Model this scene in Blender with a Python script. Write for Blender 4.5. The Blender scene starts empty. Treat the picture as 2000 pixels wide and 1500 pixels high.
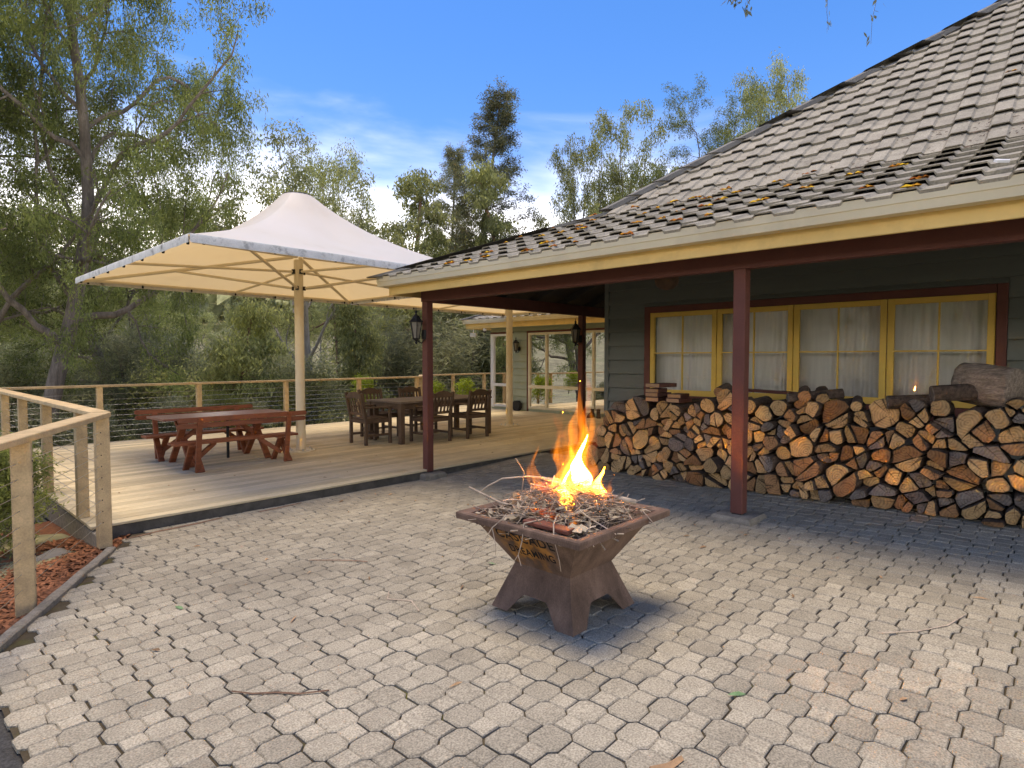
import bpy, bmesh, math, random
import numpy as np
from mathutils import Vector, Matrix, Euler

# ------------------------------------------------------------------ camera, light
scene = bpy.context.scene
COL = scene.collection
CAM_Z = 1.47
YAW = math.radians(43.013)      # view direction measured from +X (house front runs along Y)
PITCH = math.radians(-2.349)
cam_d = bpy.data.cameras.new('camera')
cam_d.sensor_width = 36.0
cam_d.lens = 36.0 * 1170 / 2000
cam_d.clip_start = 0.05
cam_d.clip_end = 3000
cam = bpy.data.objects.new('camera', cam_d)
COL.objects.link(cam)
cam.location = (0, 0, CAM_Z)
cam.rotation_euler = (math.radians(90) + PITCH, 0, YAW - math.radians(90))
scene.camera = cam

SUN_EL, SUN_AZ = math.radians(79), math.radians(92)   # azimuth angle from +X towards +Y
world = bpy.data.worlds.new('World')
scene.world = world
world.use_nodes = True
wn, wl = world.node_tree.nodes, world.node_tree.links
wn.clear()
wout = wn.new('ShaderNodeOutputWorld')
wbg = wn.new('ShaderNodeBackground')
wbg.inputs['Strength'].default_value = 0.15
sky = wn.new('ShaderNodeTexSky')
sky.sky_type = 'NISHITA'
sky.sun_disc = False
sky.sun_elevation = SUN_EL
sky.sun_rotation = math.radians(90) - SUN_AZ
sky.altitude = 200
sky.air_density = 1.0
sky.dust_density = 0.3
sky.ozone_density = 3.0
hs = wn.new('ShaderNodeHueSaturation')
hs.inputs['Saturation'].default_value = 1.36
hs.inputs['Value'].default_value = 0.46
wl.new(sky.outputs[0], hs.inputs['Color'])
# thin clouds: wisps all round, thicker towards the horizon
tc = wn.new('ShaderNodeTexCoord')
sep = wn.new('ShaderNodeSeparateXYZ'); wl.new(tc.outputs['Generated'], sep.inputs[0])
mp = wn.new('ShaderNodeMapping'); mp.inputs['Scale'].default_value = (1.0, 1.0, 4.5)
wl.new(tc.outputs['Generated'], mp.inputs[0])
nz = wn.new('ShaderNodeTexNoise'); nz.inputs['Scale'].default_value = 2.2
nz.inputs['Detail'].default_value = 7; nz.inputs['Roughness'].default_value = 0.5
nz.inputs['Distortion'].default_value = 0.6
wl.new(mp.outputs[0], nz.inputs['Vector'])
hor = wn.new('ShaderNodeMapRange'); hor.inputs['From Min'].default_value = 0.0
hor.inputs['From Max'].default_value = 0.50; hor.inputs['To Min'].default_value = 1.0
hor.inputs['To Max'].default_value = 0.0
wl.new(sep.outputs['Z'], hor.inputs['Value'])
ad = wn.new('ShaderNodeMath'); ad.operation = 'MULTIPLY_ADD'; ad.inputs[1].default_value = 0.5
wl.new(nz.outputs['Fac'], ad.inputs[0]); wl.new(hor.outputs[0], ad.inputs[2])
cl = wn.new('ShaderNodeMapRange'); cl.interpolation_type = 'SMOOTHSTEP'; cl.inputs['From Min'].default_value = 0.50
cl.inputs['From Max'].default_value = 1.20; cl.inputs['To Max'].default_value = 0.95
wl.new(ad.outputs[0], cl.inputs['Value'])
mixc = wn.new('ShaderNodeMixRGB'); mixc.inputs['Color2'].default_value = (11.0, 10.9, 10.7, 1)
tint = wn.new('ShaderNodeMixRGB'); tint.blend_type = 'MULTIPLY'; tint.inputs['Fac'].default_value = 1
tint.inputs['Color2'].default_value = (1.06, 0.88, 1.08, 1); wl.new(hs.outputs[0], tint.inputs['Color1'])
wl.new(cl.outputs[0], mixc.inputs['Fac']); wl.new(tint.outputs[0], mixc.inputs['Color1'])
wl.new(mixc.outputs[0], wbg.inputs['Color']); wl.new(wbg.outputs[0], wout.inputs[0])

sun_d = bpy.data.lights.new('sun', 'SUN')
sun_d.energy = 1.0
sun_d.angle = math.radians(28)
sun_d.color = (1.0, 0.92, 0.80)
sun = bpy.data.objects.new('sun', sun_d)
COL.objects.link(sun)
sdir = Vector((math.cos(SUN_EL)*math.cos(SUN_AZ), math.cos(SUN_EL)*math.sin(SUN_AZ), math.sin(SUN_EL)))
sun.rotation_euler = sdir.to_track_quat('Z', 'Y').to_euler()
sun.location = (0, 30, 40)

vs = scene.view_settings
vs.view_transform = 'Standard'
vs.look = 'None'
vs.exposure = 1.86
vs.use_white_balance = True
vs.white_balance_temperature = 8000
vs.white_balance_tint = 10
vs.gamma = 1.0
scene.render.engine = 'CYCLES'
scene.cycles.max_bounces = 8
scene.cycles.transparent_max_bounces = 16

R = random.Random(7)
NR = np.random.default_rng(11)

# ------------------------------------------------------------------ materials
MATS = {}
def _ramp(nt, stops):
    r = nt.nodes.new('ShaderNodeValToRGB')
    e = r.color_ramp.elements
    while len(e) > 1: e.remove(e[-1])
    e[0].position, e[0].color = stops[0][0], (*stops[0][1], 1)
    for p, c in stops[1:]:
        n = e.new(p); n.color = (*c, 1)
    return r

def mat(name, base, rough=0.7, var=0.15, scale=6.0, stretch=(1, 1, 1), bump=0.0, bscale=40.0, obj_var=0.0,
        island=0.0, spec=0.3, metal=0.0, dirt=None, dirt_scale=1.5, dirt_amt=0.45, fine=0.0, fine_scale=150.0, hue_var=0.0):
    """procedural principled material: large noise, fine speckle, per object or island variation, stains"""
    m = bpy.data.materials.new(name); m.use_nodes = True
    nt = m.node_tree; N, L = nt.nodes, nt.links
    b = N['Principled BSDF']
    b.inputs['Roughness'].default_value = rough
    b.inputs['Metallic'].default_value = metal
    b.inputs['Specular IOR Level'].default_value = spec
    wpos = N.new('ShaderNodeNewGeometry'); mpn = N.new('ShaderNodeMapping')   # world position: alike pieces never repeat
    mpn.inputs['Scale'].default_value = stretch
    L.new(wpos.outputs['Position'], mpn.inputs[0])
    n1 = N.new('ShaderNodeTexNoise'); n1.inputs['Scale'].default_value = scale
    n1.inputs['Detail'].default_value = 6; n1.inputs['Roughness'].default_value = 0.6
    L.new(mpn.outputs[0], n1.inputs['Vector'])
    oi = N.new('ShaderNodeObjectInfo')
    lo = [c*(1-var) for c in base]; hi = [min(1, c*(1+var)) for c in base]
    r = _ramp(nt, [(0.3, lo), (0.7, hi)])
    L.new(n1.outputs['Fac'], r.inputs[0])
    col = r.outputs[0]
    def mul(a, val_socket):
        mx = N.new('ShaderNodeMixRGB'); mx.blend_type = 'MULTIPLY'; mx.inputs['Fac'].default_value = 1
        L.new(a, mx.inputs['Color1']); L.new(val_socket, mx.inputs['Color2']); return mx.outputs[0]
    def rng(src, amt):
        q = N.new('ShaderNodeMapRange'); q.inputs['To Min'].default_value = 1-amt; q.inputs['To Max'].default_value = 1+amt
        L.new(src, q.inputs['Value']); return q.outputs[0]
    if fine:
        n3 = N.new('ShaderNodeTexNoise'); n3.inputs['Scale'].default_value = fine_scale
        n3.inputs['Detail'].default_value = 2
        L.new(mpn.outputs[0], n3.inputs['Vector'])
        q = N.new('ShaderNodeMapRange'); q.inputs['From Min'].default_value = .3; q.inputs['From Max'].default_value = .7
        q.inputs['To Min'].default_value = 1-fine; q.inputs['To Max'].default_value = 1+fine
        L.new(n3.outputs['Fac'], q.inputs['Value']); col = mul(col, q.outputs[0])
    if obj_var: col = mul(col, rng(oi.outputs['Random'], obj_var))
    if island:
        g = N.new('ShaderNodeNewGeometry'); col = mul(col, rng(g.outputs['Random Per Island'], island))
        if hue_var:
            h = N.new('ShaderNodeHueSaturation'); L.new(col, h.inputs['Color'])
            q = N.new('ShaderNodeMapRange'); q.inputs['To Min'].default_value = .5-hue_var; q.inputs['To Max'].default_value = .5+hue_var
            L.new(g.outputs['Random Per Island'], q.inputs['Value']); L.new(q.outputs[0], h.inputs['Hue']); col = h.outputs[0]
    if dirt:
        n2 = N.new('ShaderNodeTexNoise'); n2.inputs['Scale'].default_value = dirt_scale
        n2.inputs['Detail'].default_value = 8; n2.inputs['Roughness'].default_value = .65
        L.new(wpos.outputs['Position'], n2.inputs['Vector'])
        q = N.new('ShaderNodeMapRange'); q.inputs['From Min'].default_value = .52; q.inputs['From Max'].default_value = .72
        q.inputs['To Max'].default_value = dirt_amt
        L.new(n2.outputs['Fac'], q.inputs['Value'])
        mx = N.new('ShaderNodeMixRGB'); mx.inputs['Color2'].default_value = (*dirt, 1)
        L.new(q.outputs[0], mx.inputs['Fac']); L.new(col, mx.inputs['Color1']); col = mx.outputs[0]
    L.new(col, b.inputs['Base Color'])
    if bump:
        nb = N.new('ShaderNodeTexNoise'); nb.inputs['Scale'].default_value = bscale; nb.inputs['Detail'].default_value = 5
        L.new(mpn.outputs[0], nb.inputs['Vector'])
        bp = N.new('ShaderNodeBump'); bp.inputs['Strength'].default_value = bump; bp.inputs['Distance'].default_value = 0.01
        L.new(nb.outputs['Fac'], bp.inputs['Height']); L.new(bp.outputs[0], b.inputs['Normal'])
    MATS[name] = m
    return m

def leaf_mat(name, c1, c2, trans=0.35, c3=None):
    m = bpy.data.materials.new(name); m.use_nodes = True
    nt = m.node_tree; N, L = nt.nodes, nt.links
    b = N['Principled BSDF']; b.inputs['Roughness'].default_value = 0.5; b.inputs['Specular IOR Level'].default_value = 0.35
    g = N.new('ShaderNodeNewGeometry')
    stops = [(0.0, c1), (0.7, c2)]
    if c3: stops += [(0.93, c2), (0.97, c3)]
    r = _ramp(nt, stops); L.new(g.outputs['Random Per Island'], r.inputs[0])
    tcn = N.new('ShaderNodeTexCoord'); n = N.new('ShaderNodeTexNoise'); n.inputs['Scale'].default_value = 0.9
    L.new(tcn.outputs['Object'], n.inputs['Vector'])
    oi = N.new('ShaderNodeObjectInfo')
    q = N.new('ShaderNodeMapRange'); q.inputs['From Min'].default_value = .3; q.inputs['From Max'].default_value = .7
    q.inputs['To Min'].default_value = .7; q.inputs['To Max'].default_value = 1.35
    L.new(n.outputs['Fac'], q.inputs['Value'])
    q2 = N.new('ShaderNodeMapRange'); q2.inputs['To Min'].default_value = .75; q2.inputs['To Max'].default_value = 1.25
    L.new(oi.outputs['Random'], q2.inputs['Value'])
    mm = N.new('ShaderNodeMath'); mm.operation = 'MULTIPLY'; L.new(q.outputs[0], mm.inputs[0]); L.new(q2.outputs[0], mm.inputs[1])
    mx = N.new('ShaderNodeMixRGB'); mx.blend_type = 'MULTIPLY'; mx.inputs['Fac'].default_value = 1
    L.new(r.outputs[0], mx.inputs['Color1']); L.new(mm.outputs[0], mx.inputs['Color2'])
    L.new(mx.outputs[0], b.inputs['Base Color'])
    t = N.new('ShaderNodeBsdfTranslucent')
    hs2 = N.new('ShaderNodeHueSaturation'); hs2.inputs['Value'].default_value = 1.5; hs2.inputs['Saturation'].default_value = 1.1
    L.new(mx.outputs[0], hs2.inputs['Color']); L.new(hs2.outputs[0], t.inputs['Color'])
    ms = N.new('ShaderNodeMixShader'); ms.inputs[0].default_value = trans
    L.new(b.outputs[0], ms.inputs[1]); L.new(t.outputs[0], ms.inputs[2])
    L.new(ms.outputs[0], N['Material Output'].inputs['Surface'])
    MATS[name] = m; return m

def glass_mat(name, tint=(0.93, 0.96, 0.95), ior=1.5):
    m = bpy.data.materials.new(name); m.use_nodes = True
    nt = m.node_tree; N, L = nt.nodes, nt.links
    N.remove(N['Principled BSDF'])
    t = N.new('ShaderNodeBsdfTransparent'); t.inputs['Color'].default_value = (*tint, 1)
    g = N.new('ShaderNodeBsdfGlossy'); g.inputs['Roughness'].default_value = 0.005
    f = N.new('ShaderNodeFresnel'); f.inputs['IOR'].default_value = ior
    ms = N.new('ShaderNodeMixShader')
    L.new(f.outputs[0], ms.inputs[0]); L.new(t.outputs[0], ms.inputs[1]); L.new(g.outputs[0], ms.inputs[2])
    L.new(ms.outputs[0], N['Material Output'].inputs['Surface'])
    MATS[name] = m; return m

def emit_mat(name, col, s):
    m = bpy.data.materials.new(name); m.use_nodes = True
    b = m.node_tree.nodes['Principled BSDF']
    b.inputs['Emission Color'].default_value = (*col, 1); b.inputs['Emission Strength'].default_value = s
    b.inputs['Base Color'].default_value = (*col, 1)
    MATS[name] = m; return m

mat('paver', (.345, .305, .232), rough=.92, var=.14, scale=5, fine=.38, fine_scale=140, obj_var=.13, island=.13, bump=.5, bscale=130,
    dirt=(.19, .165, .125), dirt_scale=.8, dirt_amt=.75, spec=.15)
mat('joint_sand', (.085, .068, .045), rough=1, var=.3, scale=9, bump=.6, bscale=90, dirt=(.15, .16, .03), dirt_scale=2.3, dirt_amt=.7, spec=.05)
mat('driveway', (.055, .053, .05), rough=.95, var=.25, scale=12, fine=.4, fine_scale=90, bump=.8, bscale=60)
mat('soil', (.24, .215, .12), rough=1, var=.4, scale=.6, fine=.3, fine_scale=6, bump=.8, bscale=8, dirt=(.15, .175, .065), dirt_scale=.3, dirt_amt=.8)
mat('mulch', (.17, .065, .028), rough=.95, var=.4, scale=20, bump=1, bscale=60)
mat('mulch_chip', (.22, .085, .038), rough=.9, var=.3, scale=30, island=.5)
mat('deck_board', (.60, .50, .325), rough=.72, var=.16, scale=3.0, stretch=(.6, 9, 9), fine=.12, fine_scale=30, obj_var=.20, bump=.3, bscale=25,
    dirt=(.40, .28, .14), dirt_scale=1.3, dirt_amt=.6, spec=.25)
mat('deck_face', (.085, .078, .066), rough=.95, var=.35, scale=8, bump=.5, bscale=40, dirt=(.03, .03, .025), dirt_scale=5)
mat('rail_timber', (.54, .39, .21), rough=.72, var=.2, scale=4, stretch=(2, 2, 2), fine=.12, fine_scale=50, bump=.25, bscale=50, obj_var=.1,
    dirt=(.26, .21, .14), dirt_scale=2.2, dirt_amt=.55)
mat('grey_timber', (.25, .215, .165), rough=.9, var=.3, scale=8, stretch=(3, 3, 3), fine=.2, fine_scale=60, bump=.6, bscale=40, dirt=(.10, .12, .04), dirt_scale=5)
mat('steel_wire', (.55, .55, .55), rough=.35, var=.05, metal=1.0)
mat('roof_tile', (.335, .305, .245), rough=.9, var=.16, scale=5, fine=.2, fine_scale=70, obj_var=.11, island=.10, bump=.4, bscale=60,
    dirt=(.13, .12, .10), dirt_scale=2.0, dirt_amt=.6, spec=.15)
mat('hip_tile', (.19, .178, .155), rough=.85, var=.15, scale=6, fine=.15, obj_var=.12, bump=.25)
mat('moss', (.46, .21, .025), rough=1, var=.4, scale=25, island=.45, hue_var=.035, bump=1, bscale=90, spec=.05)
mat('debris', (.16, .115, .085), rough=1, var=.4, scale=20, island=.5)
mat('gutter_paint', (.70, .61, .41), rough=.5, var=.06, scale=2, dirt=(.34, .28, .19), dirt_scale=1.2, dirt_amt=.4)
mat('fascia_paint', (.78, .56, .22), rough=.6, var=.08, scale=2, dirt=(.38, .27, .12), dirt_scale=2.2, dirt_amt=.45, bump=.1)
mat('maroon', (.128, .045, .034), rough=.62, var=.12, scale=5, fine=.1, dirt=(.10, .035, .033), dirt_scale=3, dirt_amt=.5, bump=.15)
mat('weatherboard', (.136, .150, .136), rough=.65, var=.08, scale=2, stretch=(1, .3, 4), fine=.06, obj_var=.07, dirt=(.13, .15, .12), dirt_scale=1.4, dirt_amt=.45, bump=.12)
mat('wing_board_daylit', (.36, .40, .30), rough=.65, var=.07, scale=2, fine=.05, obj_var=.06, dirt=(.26, .29, .22), dirt_scale=1.4, dirt_amt=.4)  # house wall paint lightened, daylight on the wing put into the colour
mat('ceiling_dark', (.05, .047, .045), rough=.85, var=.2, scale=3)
mat('window_yellow', (.68, .46, .10), rough=.5, var=.07, scale=4, dirt=(.45, .30, .08), dirt_scale=4, dirt_amt=.4)
mat('cream_frame', (.74, .68, .52), rough=.45, var=.05, scale=3)
mat('white_frame', (.78, .78, .75), rough=.4, var=.04)
mat('curtain', (.74, .70, .68), rough=.95, var=.08, scale=3, stretch=(1, 8, .4))
mat('cream_curtain', (.62, .52, .36), rough=.95, var=.1, scale=3)
mat('room_wall', (.70, .68, .62), rough=.9, var=.06)
mat('room_dark', (.10, .09, .08), rough=.9, var=.1)
mat('leather', (.02, .02, .022), rough=.45, var=.3)
mat('floor_tile', (.38, .36, .34), rough=.35, var=.1)
mat('black_metal', (.018, .018, .018), rough=.5, var=.2, metal=.0)
mat('frost_glass', (.22, .20, .16), rough=.3, var=.1)
mat('concrete', (.235, .21, .165), rough=.95, var=.25, scale=12, fine=.2, bump=.6, bscale=60, dirt=(.19, .18, .13), dirt_scale=6)
mat('picnic_paint', (.225, .070, .030), rough=.55, var=.32, scale=5, stretch=(1, 5, 5), fine=.08, obj_var=.1, dirt=(.13, .03, .015), dirt_scale=4, spec=.35)
mat('picnic_top', (.27, .115, .075), rough=.36, var=.15, scale=5, stretch=(1, 5, 5), fine=.08, obj_var=.08, spec=.5)
mat('dining_wood', (.105, .068, .045), rough=.6, var=.25, scale=6, fine=.12, obj_var=.12)
mat('dining_top', (.17, .13, .105), rough=.5, var=.2, scale=4, stretch=(1, 6, 6), fine=.1)
mat('pole_cream', (.70, .60, .42), rough=.45, var=.05, scale=3, dirt=(.48, .36, .22), dirt_scale=6, dirt_amt=.35)
mat('rust_steel', (.150, .098, .072), rough=.85, var=.38, scale=9, stretch=(1, 1, .35), fine=.16, fine_scale=220, bump=.2, bscale=120, dirt=(.085, .058, .045), dirt_scale=4, dirt_amt=.5, spec=.15)
mat('cutout_shade', (.012, .011, .01), rough=.9, var=.3)
mat('twig', (.34, .27, .205), rough=.9, var=.3, scale=20, island=.75, obj_var=.3)
mat('burnt_wood', (.06, .045, .035), rough=.9, var=.4, scale=20, island=.4)
mat('red_offcut', (.16, .055, .035), rough=.7, var=.25, scale=12)
mat('dry_leaf', (.36, .22, .12), rough=.8, var=.25, scale=30, obj_var=.4)
mat('green_leaf', (.16, .27, .12), rough=.6, var=.2, scale=30)
mat('bark_strip', (.22, .13, .085), rough=.9, var=.35, scale=30, obj_var=.35)
mat('paper', (.42, .35, .25), rough=.9, var=.15, scale=25)
mat('gum_bark', (.20, .165, .135), rough=.9, var=.4, scale=3, stretch=(4, 4, .7), fine=.2, fine_scale=18, bump=.8, bscale=10, dirt=(.10, .075, .06), dirt_scale=1.2, dirt_amt=.6)
mat('pale_bark', (.36, .33, .30), rough=.9, var=.3, scale=3, stretch=(4, 4, .7), bump=.5, bscale=10, dirt=(.17, .13, .10), dirt_scale=1.0, dirt_amt=.7)
mat('red_bark', (.24, .14, .095), rough=.9, var=.3, scale=4, stretch=(3, 3, .5), bump=.5, bscale=10)
mat('stump_bark', (.23, .185, .145), rough=.95, var=.45, scale=5, stretch=(7, 1.2, 7), fine=.3, fine_scale=25, bump=1, bscale=14, dirt=(.09, .07, .055), dirt_scale=3)
mat('boulder', (.22, .195, .16), rough=.95, var=.25, scale=5, bump=.6, bscale=20)
mat('brick_brown', (.125, .055, .042), rough=.8, var=.2, scale=12, obj_var=.15, bump=.3)
mat('offcut_end', (.36, .22, .12), rough=.85, var=.25, scale=18, stretch=(1, 1, 6), obj_var=.15)
mat('black_plastic', (.022, .022, .024), rough=.6, var=.2)
mat('white_plastic', (.75, .75, .73), rough=.4, var=.04)
mat('boot_leather', (.085, .05, .03), rough=.75, var=.3, scale=14)
mat('gap_shade_black', (.01, .008, .007), rough=.85, var=.2)
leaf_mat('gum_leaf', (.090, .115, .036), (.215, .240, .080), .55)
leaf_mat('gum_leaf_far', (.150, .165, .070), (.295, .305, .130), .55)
leaf_mat('fir_leaf', (.085, .098, .048), (.185, .185, .090), .42, c3=(.20, .13, .06))
leaf_mat('wattle_leaf', (.19, .20, .115), (.33, .335, .19), .55)
leaf_mat('dark_leaf', (.085, .095, .060), (.165, .175, .105), .45)
leaf_mat('lime_leaf', (.11, .17, .02), (.26, .32, .045), .4)
leaf_mat('flower_yellow', (.60, .45, .02), (.75, .60, .05), .3)
glass_mat('pane', ior=1.85)

def fabric_mat():
    m = bpy.data.materials.new('canopy_fabric'); m.use_nodes = True
    nt = m.node_tree; N, L = nt.nodes, nt.links
    b = N['Principled BSDF']; b.inputs['Roughness'].default_value = .55
    tcn = N.new('ShaderNodeTexCoord'); n = N.new('ShaderNodeTexNoise'); n.inputs['Scale'].default_value = 1.3; n.inputs['Detail'].default_value = 8
    L.new(tcn.outputs['Object'], n.inputs['Vector'])
    r = _ramp(nt, [(.35, (.90, .91, .88)), (.62, (.86, .86, .80)), (.8, (.70, .68, .60))]); L.new(n.outputs['Fac'], r.inputs[0])
    L.new(r.outputs[0], b.inputs['Base Color'])
    t = N.new('ShaderNodeBsdfTranslucent'); t.inputs['Color'].default_value = (.95, .66, .30, 1)
    ms = N.new('ShaderNodeMixShader'); ms.inputs[0].default_value = .40
    L.new(b.outputs[0], ms.inputs[1]); L.new(t.outputs[0], ms.inputs[2]); L.new(ms.outputs[0], N['Material Output'].inputs['Surface'])
    MATS['canopy_fabric'] = m
fabric_mat()
mat('valance', (.66, .65, .60), rough=.7, var=.12, scale=7, dirt=(.12, .12, .10), dirt_scale=9, dirt_amt=.85, fine=.1)

def endgrain_mat(name, base, dark):
    """sawn log end: rings round the log's own axis (local X) and radial checks"""
    m = bpy.data.materials.new(name); m.use_nodes = True
    nt = m.node_tree; N, L = nt.nodes, nt.links
    b = N['Principled BSDF']; b.inputs['Roughness'].default_value = .85; b.inputs['Specular IOR Level'].default_value = .15
    tcn = N.new('ShaderNodeTexCoord'); mpn = N.new('ShaderNodeMapping'); oi = N.new('ShaderNodeObjectInfo')
    L.new(tcn.outputs['Object'], mpn.inputs[0])
    cmb = N.new('ShaderNodeCombineXYZ')
    for k, s_ in (('Y', .11), ('Z', .09)):
        q = N.new('ShaderNodeMath'); q.operation = 'MULTIPLY_ADD'; q.inputs[1].default_value = s_; q.inputs[2].default_value = -s_/2
        L.new(oi.outputs['Random'], q.inputs[0]); L.new(q.outputs[0], cmb.inputs[k])
    L.new(cmb.outputs[0], mpn.inputs['Location'])
    w = N.new('ShaderNodeTexWave'); w.wave_type = 'RINGS'; w.rings_direction = 'X'; w.inputs['Scale'].default_value = 14
    w.inputs['Distortion'].default_value = 5; w.inputs['Detail'].default_value = 3
    L.new(mpn.outputs[0], w.inputs['Vector'])
    n = N.new('ShaderNodeTexNoise'); n.inputs['Scale'].default_value = 22; n.inputs['Detail'].default_value = 6; L.new(mpn.outputs[0], n.inputs['Vector'])
    ax = N.new('ShaderNodeMath'); ax.operation = 'MULTIPLY_ADD'; ax.inputs[1].default_value = .35; L.new(w.outputs['Fac'], ax.inputs[0]); L.new(n.outputs['Fac'], ax.inputs[2])
    r = _ramp(nt, [(.25, dark), (.55, base), (1.0, [min(1, c*1.35) for c in base])]); L.new(ax.outputs[0], r.inputs[0])
    # radial checks
    sx = N.new('ShaderNodeSeparateXYZ'); L.new(mpn.outputs[0], sx.inputs[0])
    at = N.new('ShaderNodeMath'); at.operation = 'ARCTAN2'; L.new(sx.outputs['Y'], at.inputs[0]); L.new(sx.outputs['Z'], at.inputs[1])
    n4 = N.new('ShaderNodeTexNoise'); n4.noise_dimensions = '2D'; n4.inputs['Scale'].default_value = 3.2; n4.inputs['Detail'].default_value = 5
    cb2 = N.new('ShaderNodeCombineXYZ'); L.new(at.outputs[0], cb2.inputs['X']); L.new(oi.outputs['Random'], cb2.inputs['Y'])
    ml = N.new('ShaderNodeVectorMath'); ml.operation = 'MULTIPLY'; ml.inputs[1].default_value = (1, 37, 1); L.new(cb2.outputs[0], ml.inputs[0])
    L.new(ml.outputs[0], n4.inputs['Vector'])
    q = N.new('ShaderNodeMapRange'); q.inputs['From Min'].default_value = .62; q.inputs['From Max'].default_value = .66
    L.new(n4.outputs['Fac'], q.inputs['Value'])
    mx = N.new('ShaderNodeMixRGB'); mx.inputs['Color2'].default_value = (.035, .022, .014, 1); L.new(r.outputs[0], mx.inputs['Color1'])
    q5 = N.new('ShaderNodeMath'); q5.operation = 'MULTIPLY'; q5.inputs[1].default_value = .75; L.new(q.outputs[0], q5.inputs[0]); L.new(q5.outputs[0], mx.inputs['Fac'])
    q3 = N.new('ShaderNodeMapRange'); q3.inputs['To Min'].default_value = .62; q3.inputs['To Max'].default_value = 1.25; L.new(oi.outputs['Random'], q3.inputs['Value'])
    m2 = N.new('ShaderNodeMixRGB'); m2.blend_type = 'MULTIPLY'; m2.inputs['Fac'].default_value = 1
    L.new(mx.outputs[0], m2.inputs['Color1']); L.new(q3.outputs[0], m2.inputs['Color2']); L.new(m2.outputs[0], b.inputs['Base Color'])
    bp = N.new('ShaderNodeBump'); bp.inputs['Strength'].default_value = .5; bp.inputs['Distance'].default_value = .01
    L.new(ax.outputs[0], bp.inputs['Height']); L.new(bp.outputs[0], b.inputs['Normal'])
    MATS[name] = m
endgrain_mat('log_end_tan', (.40, .26, .125), (.20, .12, .055))
endgrain_mat('log_end_red', (.27, .145, .068), (.12, .06, .03))
endgrain_mat('log_end_grey', (.16, .135, .115), (.07, .06, .05))
mat('log_bark', (.115, .08, .058), rough=.95, var=.45, scale=6, stretch=(1, 5, 5), fine=.25, fine_scale=40, bump=1, bscale=30, obj_var=.4)

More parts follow.
